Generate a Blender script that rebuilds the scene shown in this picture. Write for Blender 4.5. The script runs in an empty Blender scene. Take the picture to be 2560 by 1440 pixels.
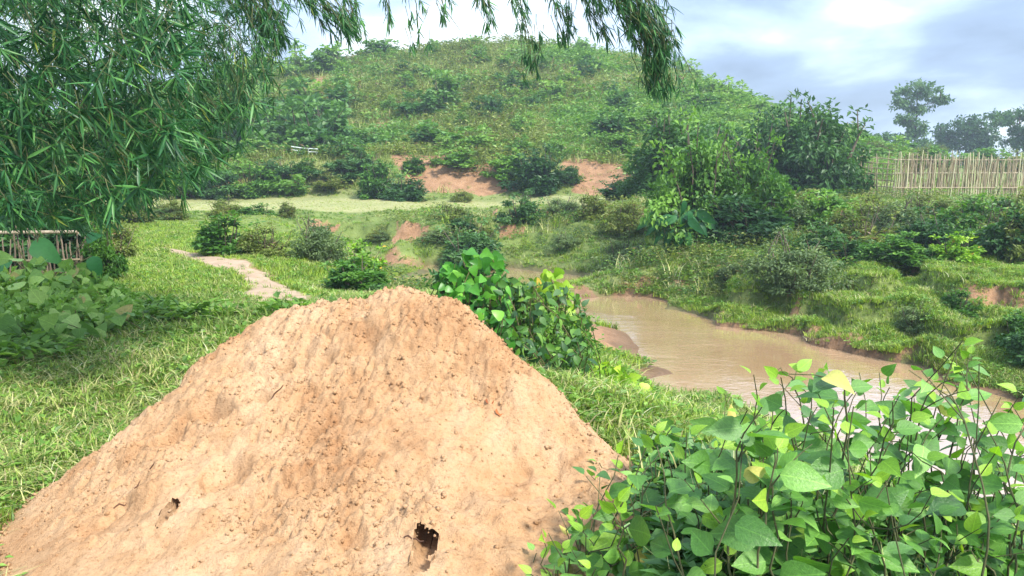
import bpy, math, random
import numpy as np
from mathutils import Vector, Matrix

PI = math.pi
rad = math.radians
SC = bpy.context.scene
COL = SC.collection
rng = np.random.default_rng(7)
random.seed(7)

# ------------------------------------------------------------------ camera
F = 1934.0                       # focal length in pixels of the 2560 wide photograph
HORIZON = 430.0
PITCH = math.atan((720 - HORIZON) / F)
EYE = Vector((0, 0, 1.7))
cd = bpy.data.cameras.new('camera')
cam = bpy.data.objects.new('camera', cd)
COL.objects.link(cam)
cam.location = EYE
cam.rotation_euler = (PI / 2 - PITCH, 0, 0)
cd.sensor_width = 36
cd.lens = 36 * F / 2560
cd.clip_start = 0.05
cd.clip_end = 5000
SC.camera = cam

# ------------------------------------------------------------------ sky and sun
SUN_EL, SUN_AZ = rad(47), rad(136)      # azimuth clockwise from +Y (north): to the right and behind the camera
W = bpy.data.worlds.new('World')
SC.world = W
W.use_nodes = True
nt = W.node_tree
nt.nodes.clear()
def wn(t, **k):
    n = nt.nodes.new(t)
    for a, b in k.items():
        setattr(n, a, b)
    return n
wo = wn('ShaderNodeOutputWorld'); bg = wn('ShaderNodeBackground')
sky = wn('ShaderNodeTexSky', sky_type='NISHITA', sun_disc=False, sun_elevation=SUN_EL, sun_rotation=SUN_AZ)
sky.dust_density = 2.0
tc = wn('ShaderNodeTexCoord'); sep = wn('ShaderNodeSeparateXYZ')
nt.links.new(tc.outputs['Generated'], sep.inputs[0])
zz = wn('ShaderNodeMath', operation='MAXIMUM'); nt.links.new(sep.outputs[2], zz.inputs[0]); zz.inputs[1].default_value = 0.0
za = wn('ShaderNodeMath', operation='ADD'); nt.links.new(zz.outputs[0], za.inputs[0]); za.inputs[1].default_value = 0.30
dx = wn('ShaderNodeMath', operation='DIVIDE'); nt.links.new(sep.outputs[0], dx.inputs[0]); nt.links.new(za.outputs[0], dx.inputs[1])
dy = wn('ShaderNodeMath', operation='DIVIDE'); nt.links.new(sep.outputs[1], dy.inputs[0]); nt.links.new(za.outputs[0], dy.inputs[1])
cb = wn('ShaderNodeCombineXYZ'); nt.links.new(dx.outputs[0], cb.inputs[0]); nt.links.new(dy.outputs[0], cb.inputs[1])
mp = wn('ShaderNodeMapping'); nt.links.new(cb.outputs[0], mp.inputs[0]); mp.inputs['Location'].default_value = (5.2, 1.3, 7.0)
n1 = wn('ShaderNodeTexNoise'); n1.inputs['Scale'].default_value = 1.05; n1.inputs['Detail'].default_value = 7; n1.inputs['Roughness'].default_value = 0.52; n1.inputs['Distortion'].default_value = 0.25
nt.links.new(mp.outputs[0], n1.inputs['Vector'])
cr = wn('ShaderNodeValToRGB')
e = cr.color_ramp.elements
e[0].position = 0.30; e[0].color = (0.92, 0.97, 1.0, 1)
e[1].position = 0.64; e[1].color = (0.16, 0.21, 0.31, 1)
for p, c in ((0.40, (0.86, 0.95, 1.0, 1)), (0.455, (0.52, 0.65, 0.88, 1)), (0.53, (0.28, 0.37, 0.54, 1))):
    x = e.new(p); x.color = c
nt.links.new(n1.outputs[0], cr.inputs[0])
sk = wn('ShaderNodeVectorMath', operation='SCALE'); nt.links.new(sky.outputs[0], sk.inputs[0]); sk.inputs['Scale'].default_value = 1.0
cl = wn('ShaderNodeVectorMath', operation='SCALE'); nt.links.new(cr.outputs[0], cl.inputs[0]); cl.inputs['Scale'].default_value = 5.3
mixw = wn('ShaderNodeMix', data_type='VECTOR'); mixw.inputs[0].default_value = 0.86
nt.links.new(sk.outputs[0], mixw.inputs[4]); nt.links.new(cl.outputs[0], mixw.inputs[5])
zg = wn('ShaderNodeMath', operation='MULTIPLY_ADD'); nt.links.new(zz.outputs[0], zg.inputs[0]); zg.inputs[1].default_value = 1.3; zg.inputs[2].default_value = 0.9
zs = wn('ShaderNodeVectorMath', operation='SCALE'); nt.links.new(mixw.outputs[1], zs.inputs[0]); nt.links.new(zg.outputs[0], zs.inputs['Scale'])
nt.links.new(zs.outputs[0], bg.inputs[0])
bg.inputs[1].default_value = 0.10
nt.links.new(bg.outputs[0], wo.inputs[0])

sd = bpy.data.lights.new('sun', 'SUN')
sun = bpy.data.objects.new('sun', sd)
COL.objects.link(sun)
sd.energy = 2.5; sd.angle = rad(9); sd.color = (1.0, 0.95, 0.86)
sdir = Vector((math.sin(SUN_AZ) * math.cos(SUN_EL), math.cos(SUN_AZ) * math.cos(SUN_EL), math.sin(SUN_EL)))
sun.rotation_euler = sdir.to_track_quat('Z', 'Y').to_euler()
sun.location = sdir * 50

vs = SC.view_settings
vs.view_transform = 'Standard'; vs.look = 'None'; vs.gamma = 1; vs.use_curve_mapping = False
vs.exposure = 1.6
SC.cycles.use_denoising = True
SC.cycles.max_bounces = 6
SC.cycles.transparent_max_bounces = 6
SC.cycles.volume_bounces = 0

# ------------------------------------------------------------------ helpers
CT, ST = math.cos(PITCH), math.sin(PITCH)
def raydir(px, py):
    u = (px - 1280) / F; v = (py - 720) / F
    return Vector((u, CT - v * ST, -ST - v * CT))
def at(px, py, d):                     # the point seen at a pixel, d metres ahead
    r = raydir(px, py)
    return EYE + r * (d / r.y)
def atz(px, py, z):                    # the point seen at a pixel, at height z
    r = raydir(px, py)
    return EYE + r * ((z - EYE.z) / r.z)

def hash2(ix, iy, s):
    h = (ix.astype(np.int64) * 374761393 + iy.astype(np.int64) * 668265263 + s * 974634777) & 0xFFFFFFFF
    h = ((h ^ (h >> 13)) * 1274126177) & 0xFFFFFFFF
    h = h ^ (h >> 16)
    return (h & 0xFFFFFF) / float(0xFFFFFF)
def vnoise(x, y, s=0):
    ix = np.floor(x); iy = np.floor(y); fx = x - ix; fy = y - iy
    fx = fx * fx * fx * (fx * (fx * 6 - 15) + 10); fy = fy * fy * fy * (fy * (fy * 6 - 15) + 10)
    a = hash2(ix, iy, s); b = hash2(ix + 1, iy, s); c = hash2(ix, iy + 1, s); d = hash2(ix + 1, iy + 1, s)
    return (a + (b - a) * fx) * (1 - fy) + (c + (d - c) * fx) * fy
def fbm(x, y, s=0, o=4, g=0.5):
    t = 0; a = 1; n = 0
    for k in range(o):
        ca, sa = math.cos(0.7 * k + .3), math.sin(0.7 * k + .3)
        t = t + a * (vnoise((x * ca - y * sa) * 2 ** k, (x * sa + y * ca) * 2 ** k, s + k * 17) - .5) * 2; n += a; a *= g
    return t / n
def sstep(a, b, x):
    t = np.clip((x - a) / (b - a), 0, 1)
    return t * t * (3 - 2 * t)

class TPS:
    def __init__(self, P, Z, lam=0.0):
        P = np.asarray(P, float); Z = np.asarray(Z, float); n = len(P)
        K = self.k(np.linalg.norm(P[:, None] - P[None], axis=2)) + lam * np.eye(n)
        A = np.zeros((n + 3, n + 3)); A[:n, :n] = K; A[:n, n] = 1; A[:n, n + 1:] = P; A[n, :n] = 1; A[n + 1:, :n] = P.T
        self.w = np.linalg.solve(A, np.concatenate([Z, np.zeros(3)])); self.P = P
    @staticmethod
    def k(r):
        return np.where(r > 1e-9, r * r * np.log(np.maximum(r, 1e-9)), 0)
    def __call__(self, x, y):
        x = np.asarray(x, float); sh = x.shape; Q = np.stack([x.ravel(), np.asarray(y, float).ravel()], 1)
        out = np.empty(len(Q)); n = len(self.P)
        for i in range(0, len(Q), 20000):
            q = Q[i:i + 20000]
            d = np.sqrt(((q[:, None] - self.P[None]) ** 2).sum(2))
            out[i:i + 20000] = self.k(d) @ self.w[:n] + self.w[n] + q @ self.w[n + 1:]
        return out.reshape(sh)

def inpoly(x, y, poly):
    x = np.asarray(x, float); y = np.asarray(y, float)
    r = np.zeros(x.shape, bool); n = len(poly); j = n - 1
    for i in range(n):
        xi, yi = poly[i]; xj, yj = poly[j]
        c = ((yi > y) != (yj > y)) & (x < (xj - xi) * (y - yi) / (yj - yi + 1e-12) + xi)
        r ^= c; j = i
    return r
def segdist(x, y, pts):
    best = np.full(np.shape(x), 1e9)
    for (ax, ay), (bx, by) in zip(pts[:-1], pts[1:]):
        vx, vy = bx - ax, by - ay
        t = np.clip(((x - ax) * vx + (y - ay) * vy) / (vx * vx + vy * vy + 1e-9), 0, 1)
        best = np.minimum(best, np.hypot(x - ax - t * vx, y - ay - t * vy))
    return best

def fastmesh(name, V, Fc, mat=None, attrs=None, smooth=True, mats=None, midx=None):
    """V (n,3), Fc (m,k) with constant k"""
    V = np.asarray(V, np.float32); Fc = np.asarray(Fc, np.int32)
    me = bpy.data.meshes.new(name)
    m, k = Fc.shape
    me.vertices.add(len(V)); me.vertices.foreach_set('co', V.ravel())
    me.loops.add(m * k); me.loops.foreach_set('vertex_index', Fc.ravel())
    me.polygons.add(m); me.polygons.foreach_set('loop_start', np.arange(0, m * k, k, dtype=np.int32))
    me.polygons.foreach_set('use_smooth', np.full(m, smooth))
    for M in (mats or ([mat] if mat else [])):
        me.materials.append(M)
    if midx is not None:
        me.polygons.foreach_set('material_index', np.asarray(midx, np.int32))
    for an, av in (attrs or {}).items():
        a = me.attributes.new(an, 'FLOAT', 'POINT'); a.data.foreach_set('value', np.asarray(av, np.float32))
    me.update(calc_edges=True)
    return me
def obj(name, me, parent=None, loc=(0, 0, 0), rot=None, scale=None):
    o = bpy.data.objects.new(name, me); COL.objects.link(o)
    if parent is not None: o.parent = parent
    o.location = loc
    if rot is not None: o.rotation_euler = rot
    if scale is not None: o.scale = (scale,) * 3 if np.isscalar(scale) else scale
    return o
def tag(o, label=None, cat=None, group=None, kind=None):
    if label: o['label'] = label
    if cat: o['category'] = cat
    if group: o['group'] = group
    if kind: o['kind'] = kind
    return o
def thing(name, label, cat, loc=(0, 0, 0), rz=0, group=None, scale=1):
    o = obj(name, None, None, loc, (0, 0, rz), scale)
    o.empty_display_size = 0.2
    return tag(o, label, cat, group)

# ------------------------------------------------------------------ materials
def mat(name):
    m = bpy.data.materials.new(name); m.use_nodes = True; m.node_tree.nodes.clear()
    return m, m.node_tree
def N(t, typ, **k):
    n = t.nodes.new(typ)
    for a, b in k.items():
        if a.startswith('i_'): n.inputs[a[2:].replace('_', ' ')].default_value = b
        else: setattr(n, a, b)
    return n
def noise(t, scale, detail=4, rough=0.55, vec=None, dist=0.0):
    n = N(t, 'ShaderNodeTexNoise'); n.inputs['Scale'].default_value = scale; n.inputs['Detail'].default_value = detail
    n.inputs['Roughness'].default_value = rough; n.inputs['Distortion'].default_value = dist
    if vec is not None: t.links.new(vec, n.inputs['Vector'])
    return n.outputs[0]
def ramp(t, fac, stops):
    r = N(t, 'ShaderNodeValToRGB'); el = r.color_ramp.elements
    while len(el) < len(stops): el.new(0.5)
    for x, (p, c) in zip(el, stops):
        x.position = p; x.color = (*c, 1)
    t.links.new(fac, r.inputs[0]); return r.outputs[0]
def mixc(t, fac, a, b, mode='MIX'):
    m = N(t, 'ShaderNodeMix', data_type='RGBA', blend_type=mode)
    for s, v in ((0, fac), (6, a), (7, b)):
        if hasattr(v, 'is_linked'): t.links.new(v, m.inputs[s])
        else: m.inputs[s].default_value = v if s == 0 else (*v, 1)
    return m.outputs[2]
def mth(t, op, a, b=None, c=None):
    m = N(t, 'ShaderNodeMath', operation=op)
    for i, v in enumerate((a, b, c)):
        if v is None: continue
        if hasattr(v, 'is_linked'): t.links.new(v, m.inputs[i])
        else: m.inputs[i].default_value = v
    return m.outputs[0]
def attr(t, name):
    return N(t, 'ShaderNodeAttribute', attribute_name=name).outputs['Fac']

LEAF_GAIN = (1.85, 1.95, 1.45)
def leaf_mat(name, dark, mid, light, rough=0.45, transl=0.35, odd=None, oddp=0.0, spec=0.35, vein=False, tint=(1.15, 1.25, 0.5)):
    """foliage: per-leaf attribute v and per-object random choose the tone"""
    m, t = mat(name)
    v = attr(t, 'v'); oi = N(t, 'ShaderNodeObjectInfo').outputs['Random']
    f = mth(t, 'ADD', mth(t, 'MULTIPLY', v, 0.6), mth(t, 'MULTIPLY', oi, 0.4))
    dark, mid, light = [tuple(min(.6, q * g_) for q, g_ in zip(k_, LEAF_GAIN)) for k_ in (dark, mid, light)]
    st = [(0.12, dark), (0.5, mid), (0.86, light)]
    c = ramp(t, f, st)
    if odd:
        g = mth(t, 'FRACT', mth(t, 'ADD', mth(t, 'MULTIPLY', v, 37.7), mth(t, 'MULTIPLY', oi, 17.3)))
        c = mixc(t, mth(t, 'LESS_THAN', g, oddp), c, odd)
    tcn = N(t, 'ShaderNodeTexCoord').outputs['Object']
    c = mixc(t, 0.35, c, mixc(t, 1.0, c, ramp(t, noise(t, 9, 3, 0.6, tcn), [(0.3, (0.5, 0.5, 0.45)), (0.7, (1.35, 1.3, 1.2))]), 'MULTIPLY'))
    p = N(t, 'ShaderNodeBsdfPrincipled'); p.inputs['Roughness'].default_value = rough
    p.inputs['Specular IOR Level'].default_value = spec
    if vein:                                   # midrib and side veins along the blade's own axes
        sp_ = N(t, 'ShaderNodeSeparateXYZ'); t.links.new(tcn, sp_.inputs[0]); ax_ = mth(t, 'ABSOLUTE', sp_.outputs[0])
        fr_ = mth(t, 'FRACT', mth(t, 'MULTIPLY', mth(t, 'SUBTRACT', sp_.outputs[1], mth(t, 'MULTIPLY', ax_, .9)), 8.0))
        sv = mth(t, 'LESS_THAN', mth(t, 'ABSOLUTE', mth(t, 'SUBTRACT', fr_, .5)), .07); mr = mth(t, 'LESS_THAN', ax_, .012)
        vv_ = mth(t, 'MAXIMUM', mth(t, 'MULTIPLY', sv, .45), mr)
        c = mixc(t, mth(t, 'MULTIPLY', vv_, .6), c, mixc(t, 1.0, c, (1.9, 1.7, 1.6), 'MULTIPLY'))
        bz_ = N(t, 'ShaderNodeBump'); bz_.inputs['Strength'].default_value = .22; bz_.inputs['Distance'].default_value = .03; bz_.invert = True
        t.links.new(mth(t, 'ADD', vv_, noise(t, 14, 3, .6, tcn)), bz_.inputs['Height']); t.links.new(bz_.outputs[0], p.inputs['Normal'])
    t.links.new(c, p.inputs['Base Color'])
    tr = N(t, 'ShaderNodeBsdfTranslucent')
    t.links.new(mixc(t, 1.0, c, tint, 'MULTIPLY'), tr.inputs[0])
    mx = N(t, 'ShaderNodeMixShader'); mx.inputs[0].default_value = transl
    t.links.new(p.outputs[0], mx.inputs[1]); t.links.new(tr.outputs[0], mx.inputs[2])
    o = N(t, 'ShaderNodeOutputMaterial'); t.links.new(mx.outputs[0], o.inputs[0])
    return m
def plain_mat(name, stops, scale=6, rough=0.85, bump=0.3, stretch=(1, 1, 1)):
    m, t = mat(name)
    tcn = N(t, 'ShaderNodeTexCoord').outputs['Object']
    mpn = N(t, 'ShaderNodeMapping'); t.links.new(tcn, mpn.inputs[0]); mpn.inputs['Scale'].default_value = stretch
    nz = noise(t, scale, 5, 0.6, mpn.outputs[0])
    oi = N(t, 'ShaderNodeObjectInfo').outputs['Random']
    c = ramp(t, mth(t, 'ADD', mth(t, 'MULTIPLY', nz, 0.7), mth(t, 'MULTIPLY', oi, 0.3)), stops)
    p = N(t, 'ShaderNodeBsdfPrincipled'); t.links.new(c, p.inputs['Base Color']); p.inputs['Roughness'].default_value = rough
    p.inputs['Specular IOR Level'].default_value = 0.2
    b = N(t, 'ShaderNodeBump'); b.inputs['Strength'].default_value = bump; b.inputs['Distance'].default_value = 0.02
    t.links.new(nz, b.inputs['Height']); t.links.new(b.outputs[0], p.inputs['Normal'])
    o = N(t, 'ShaderNodeOutputMaterial'); t.links.new(p.outputs[0], o.inputs[0])
    return m

# ------------------------------------------------------------------ terrain
WZ = -1.30                                            # water level
CP = []                                               # control points x,y,z
def cw(*p): CP.append(p)
def cz(z, *pix):
    for px, py in pix: CP.append(tuple(atz(px, py, z)))
def cdp(*pts):
    for px, py, d in pts: CP.append(tuple(at(px, py, d)))
# the near field, flat on the left
for p in ((-8, .6, 0), (-3, .6, 0), (0, .6, 0), (3, .6, -.05), (8, .6, -.1), (-3, 2, 0), (0, 2, 0), (1.2, 2, -.02), (2.4, 2, -.05), (0, 3.5, 0), (0, 5, 0), (-1.5, 5, 0), (-7, 4, .1), (-12, 8, .25), (-14, 14, .3), (3, 3, -.18), (6, 3, -.3), (10, 4, -.5)): cw(*p)
cz(0.0, (0, 1290), (300, 1050), (200, 900), (600, 830), (450, 700), (150, 720), (720, 760), (500, 640), (330, 600), (0, 660))
cw(.8, 6.0, -.05); cw(1.0, 5.0, -.15); cw(.2, 8.5, -.1); cw(-.9, 10.5, -.03)
cdp((1500, 1000, 8), (1480, 900, 9.5), (1700, 1060, 7.4), (1450, 820, 12))
cz(-.13, (860, 735))
cdp((1020, 760, 12.5), (1030, 748, 14.5), (1050, 738, 17), (1160, 770, 12.5), (1180, 750, 15.5), (950, 740, 14), (960, 728, 17))
# the field's edge towards the gully
cz(0.0, (760, 650), (600, 632), (480, 605))
cz(-.75, (800, 620)); cdp((860, 600, 22), (1000, 600, 25), (640, 585, 22), (520, 565, 24))
# far shore and near shore of the stream
SHORE_FAR = [(930, 672), (1110, 676), (1290, 692), (1480, 745), (1600, 775), (1800, 815), (2000, 850), (2100, 880), (2250, 925), (2400, 968), (2560, 1010), (2800, 1075)]
SHORE_NEAR = [(930, 706), (1110, 722), (1300, 740), (1455, 790), (1560, 832), (1640, 872), (1692, 918), (1720, 938), (1640, 950), (1600, 975), (1700, 998), (1850, 1015), (2100, 1130), (2400, 1280), (2560, 1340), (2800, 1430)]
cz(WZ, *SHORE_FAR); cz(WZ, *SHORE_NEAR)
cz(-1.75, (940, 688), (1020, 692), (1100, 698), (1200, 710), (1390, 738), (1560, 795), (1700, 850), (1850, 900), (1850, 960), (2000, 980), (2200, 1050), (2400, 1120), (2600, 1190), (2800, 1250))
cz(-1.22, (1540, 870), (1600, 905))
# hummock between the two arms
cdp((1040, 622, 25.4), (970, 634, 25), (1130, 640, 25)); cz(-1.15, (1040, 662), (970, 662))
# right bank
cdp((1500, 690, 20), (1600, 690, 19), (1800, 745, 16), (1650, 640, 21.5), (1480, 620, 24), (1330, 640, 24.5), (1250, 600, 26))
cdp((1900, 680, 17.2), (2000, 735, 15.2), (2100, 720, 15), (2220, 715, 14.6), (2200, 660, 17), (2400, 690, 14.8), (2560, 690, 14.4), (2560, 800, 12), (2400, 790, 12.6), (2250, 800, 13), (2100, 810, 13.3), (2800, 720, 13), (2380, 880, 11.6), (2560, 900, 11.2))
cdp((1900, 530, 25), (2200, 535, 24.5), (2500, 545, 22.5), (2800, 550, 22), (2000, 600, 20.5), (2300, 610, 19.5), (2560, 620, 18))
cdp((2200, 500, 30.5), (2400, 498, 31.5), (2600, 497, 31.5), (2900, 497, 31.5), (1900, 500, 31))
# terrace strip
cdp((1650, 522, 27), (1480, 525, 28), (1300, 528, 28.5), (1000, 533, 29), (750, 535, 29), (520, 537, 28), (350, 540, 27), (100, 545, 27))
cdp((1000, 585, 26.5), (1250, 585, 26.8), (750, 575, 26.3))
cdp((100, 503, 38), (350, 502, 38), (350, 520, 31), (700, 500, 38), (700, 520, 31.5), (1000, 500, 38), (1000, 520, 31.5), (1400, 491, 38), (1400, 515, 31), (1550, 500, 35))
# hill toe, ledge, cut banks
cdp((150, 478, 41), (400, 480, 40.5), (600, 485, 40.5), (800, 490, 40), (1000, 488, 40), (1200, 484, 40.4), (1300, 484, 40.2), (1430, 482, 40), (1550, 480, 39.5), (1800, 470, 38), (2100, 460, 38))
cdp((150, 420, 45), (400, 422, 44.5), (600, 412, 43.5), (750, 408, 43), (950, 404, 42.5), (700, 388, 49), (950, 393, 48.5), (400, 395, 50))
cdp((700, 440, 42), (850, 440, 41.8), (500, 450, 42.3))
cdp((1010, 402, 43), (1100, 410, 42.6), (1250, 425, 42.2), (1340, 415, 43), (1450, 412, 42.4), (1560, 425, 41.6), (1700, 400, 44), (1900, 400, 44))
cdp((1120, 462, 41.2), (1230, 462, 41.3), (1490, 455, 41.0))
cdp((100, 330, 62), (400, 320, 61), (700, 300, 60), (1000, 300, 56), (1300, 300, 55), (1600, 300, 55), (1900, 335, 54), (2080, 385, 51), (1300, 200, 68), (1000, 205, 69), (1600, 205, 67))
CREST = [(-300, 345, 78), (100, 315, 78), (400, 252, 78), (560, 218, 78), (690, 194, 79), (800, 174, 79), (940, 145, 80), (1080, 132, 80), (1200, 116, 80), (1350, 122, 80), (1500, 138, 80), (1620, 162, 79), (1750, 218, 78), (1900, 282, 75), (2000, 322, 71), (2100, 360, 67), (2200, 394, 62)]
cdp(*CREST)
for px, py, d in CREST[::2]:
    p = at(px, py, d); s = 1.45
    CP.append((p.x * s, p.y * s, p.z * 0.55 + .5))
cdp((2300, 440, 45), (2600, 440, 45), (2900, 440, 45), (2400, 435, 70), (2700, 435, 70))
for u in (-1.5, -.8, -.3, .2, .6, 1., 1.5):
    cw(u * 170, 170, 2.0); cw(u * 300, 300, 1.0); cw(u * 700, 700, 0.5)
for p in ((-30, 26, .5), (-45, 45, 3), (-90, 80, 9), (30, 22, .5), (45, 32, .6), (20, 9, -.6), (30, 12, -.3), (90, 60, 1.5)): cw(*p)
CPA = np.array(CP)
_t = TPS(np.stack([CPA[:, 0] / CPA[:, 1], np.log(CPA[:, 1])], 1), CPA[:, 2], lam=2e-5)

def wpt(px, py, z): p = atz(px, py, z); return (p.x, p.y)
def dpt(px, py, d): p = at(px, py, d); return (p.x, p.y)
WATER_POLY = [wpt(x, y, WZ) for x, y in SHORE_FAR] + [wpt(x, y, WZ) for x, y in SHORE_NEAR[::-1]]
SHORE_LINES = ([wpt(x, y, WZ) for x, y in SHORE_FAR], [wpt(x, y, WZ) for x, y in SHORE_NEAR])
PATH = [wpt(x, y, 0.0) for x, y in ((735, 765), (700, 738), (665, 710), (640, 690), (570, 668), (510, 645), (460, 630), (400, 615))]
PATHW = [.46, .44, .34, .26, .34, .25, .17, .10]

def ground_z(x, y):
    x = np.asarray(x, float); y = np.asarray(y, float)
    d = np.maximum(y, .4)
    z = _t(x / d, np.log(d))
    amp = np.clip(0.012 * d ** .75, 0.01, .22)
    z = z + amp * fbm(x / (0.25 * d ** .6), y / (0.25 * d ** .6), 3, 4)
    # turf steps on the right bank
    m = sstep(10.5, 12.0, y) * (1 - sstep(17, 19.5, y)) * sstep(2.5, 4.5, x)
    wv = 1.1 * fbm(x * .55, y * .55, 9, 3); h = (z + 1.3) * 1.9 + wv
    st = (np.floor(h) + sstep(.76, .96, h - np.floor(h)) - wv) / 1.9 - 1.3
    z = z * (1 - .95 * m) + (st + .05) * .95 * m
    m = sstep(24.6, 25.6, y) * (1 - sstep(28.6, 29.6, y)) * sstep(-13, -9, x) * (1 - sstep(5, 7, x))
    wv = .8 * fbm(x * .45, y * .45, 14, 3); h = (z + 1.3) * 1.7 + wv
    st = (np.floor(h) + sstep(.70, .95, h - np.floor(h)) - wv) / 1.7 - 1.3
    z = z * (1 - .9 * m) + (np.maximum(st, -1.0) + .20) * .9 * m
    return z
def gz(x, y): return float(ground_z(np.array([x]), np.array([y]))[0])

nu, nd = 460, 520
us = np.linspace(-1.7, 1.7, nu)
us = np.sign(us) * (np.abs(us) / 1.7) ** 1.25 * 1.7
ld = np.concatenate([np.linspace(math.log(.5), math.log(2.2), 30)[:-1], np.linspace(math.log(2.2), math.log(95), 440)[:-1], np.linspace(math.log(95), math.log(900), 52)])
nd = len(ld)
U, L = np.meshgrid(us, ld)
GX = U * np.exp(L); GY = np.exp(L)
GZ = ground_z(GX, GY)
dzx = np.gradient(GZ, axis=1) / np.maximum(np.gradient(GX, axis=1), 1e-6)
dzy = np.gradient(GZ, axis=0) / np.gradient(GY, axis=0)
slope = np.hypot(dzx, dzy)

def bare_mask(x, y, z, sl):
    """share of bare orange earth"""
    nz = fbm(x * .9, y * .9, 21, 4)
    b = np.zeros_like(x)
    # cut banks at the foot of the hill
    for poly, s in (([dpt(975, 380, 44), dpt(1110, 395, 44), dpt(1240, 425, 43), dpt(1320, 470, 40.5), dpt(1200, 484, 40.3), dpt(1080, 470, 40.4), dpt(1000, 430, 41)], 1.),
                    ([dpt(1400, 395, 43.5), dpt(1570, 410, 42.5), dpt(1590, 440, 40), dpt(1500, 484, 39.6), dpt(1430, 470, 40)], 1.)):
        dd = segdist(x, y, poly + poly[:1]); ins = inpoly(x, y, poly)
        sd_ = np.where(ins, dd, -dd)
        b = np.maximum(b, s * sstep(-.25, .35, sd_ + .55 * nz))
    led = sstep(40.8, 41.3, y) * (1 - sstep(42.6, 43.2, y)) * (x < -6.5) * (x > -17) * sstep(.25, .6, sl)
    b = np.maximum(b, led * .8 * sstep(-.1, .3, nz))
    scar = (y > 46) * (y < 78) * (x / y < .40) * sstep(.22, .5, fbm(x * .16, y * .16, 61, 3)) * .75
    b = np.maximum(b, scar)
    # gully banks and shore
    sh = np.minimum(segdist(x, y, SHORE_LINES[0]), segdist(x, y, SHORE_LINES[1]))
    mud = (1 - sstep(.05, .75, sh + .6 * nz)) * .8
    b = np.maximum(b, mud * (y < 30))
    ter = sstep(.50, .9, sl) * (y > 12) * (y < 31) * sstep(-.05, .35, nz)
    b = np.maximum(b, ter * .8)
    spit = [wpt(1455, 815, -1.2), wpt(1560, 830, -1.25), wpt(1700, 925, -1.3), wpt(1600, 960, -1.3), wpt(1480, 930, -1.1)]
    dd = segdist(x, y, spit + spit[:1]); b = np.maximum(b, np.where(inpoly(x, y, spit), 1.0, 1 - sstep(0, .5, dd)) * sstep(-.5, .0, nz + .2))
    p_ = at(1040, 630, 25.3); b = b * sstep(.6, 1.3, np.hypot((x - p_.x) / 1.6, (y - p_.y) / .55))
    p_ = at(900, 610, 20); b = b * sstep(.6, 1.3, np.hypot((x - p_.x) / 2.2, (y - p_.y) / 3.5))
    # ground round the sand heap
    hp = np.hypot((x + .5) / 2.3, (y - 3.7) / 1.5)
    b = np.maximum(b, (1 - sstep(.85, 1.12, hp + .15 * nz)))
    b = np.maximum(b, sstep(1.2, 2.2, x) * (1 - sstep(3.6, 5., y)) * .8)
    # worn soil beside the path
    b = np.maximum(b, (1 - sstep(.1, .8, segdist(x, y, PATH) + .5 * nz)) * .55)
    return np.clip(b, 0, 1)
BARE = bare_mask(GX, GY, GZ, slope)
DRY = sstep(-.2, .45, fbm(GX * .12, GY * .12, 33, 4)) * .6
strip = sstep(29.8, 30.8, GY) * (1 - sstep(38.5, 39.8, GY)) * (GX < 6) ; DRY = np.maximum(DRY, strip * (.62 + .3 * fbm(GX * .35, GY * .35, 35, 3)))
WET = (1 - sstep(WZ, WZ + .25, GZ)) * (GY < 30)

mg, t = mat('ground_earth_and_turf')
geo = N(t, 'ShaderNodeNewGeometry').outputs['Position']
nz1 = noise(t, 2.2, 6, .6, geo); nz2 = noise(t, 14, 5, .65, geo); nz3 = noise(t, 0.35, 4, .55, geo)
green = ramp(t, nz1, [(.28, (.085, .120, .030)), (.5, (.145, .195, .048)), (.72, (.215, .265, .080))])
green = mixc(t, mth(t, 'MULTIPLY', nz3, .6), green, (.11, .15, .045))
dryc = ramp(t, nz2, [(.3, (.27, .26, .11)), (.7, (.42, .40, .20))])
green = mixc(t, attr(t, 'dry'), green, dryc)
soil = ramp(t, mth(t, 'ADD', mth(t, 'MULTIPLY', nz1, .6), mth(t, 'MULTIPLY', nz2, .4)), [(.3, (.15, .085, .045)), (.48, (.27, .155, .085)), (.68, (.38, .23, .135))])
bz = mth(t, 'ADD', attr(t, 'bare'), mth(t, 'MULTIPLY', mth(t, 'SUBTRACT', nz2, .5), .7))
bz = ramp(t, bz, [(.38, (0, 0, 0)), (.62, (1, 1, 1))])
c = mixc(t, bz, green, soil)
c = mixc(t, mth(t, 'MULTIPLY', attr(t, 'wet'), .7), c, (.12, .075, .04))
p = N(t, 'ShaderNodeBsdfPrincipled'); t.links.new(c, p.inputs['Base Color'])
t.links.new(mth(t, 'SUBTRACT', .95, mth(t, 'MULTIPLY', attr(t, 'wet'), .55)), p.inputs['Roughness']); p.inputs['Specular IOR Level'].default_value = .2
b = N(t, 'ShaderNodeBump'); b.inputs['Strength'].default_value = .6; b.inputs['Distance'].default_value = .06
t.links.new(nz2, b.inputs['Height']); t.links.new(b.outputs[0], p.inputs['Normal'])
o = N(t, 'ShaderNodeOutputMaterial'); t.links.new(p.outputs[0], o.inputs[0])

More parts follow.
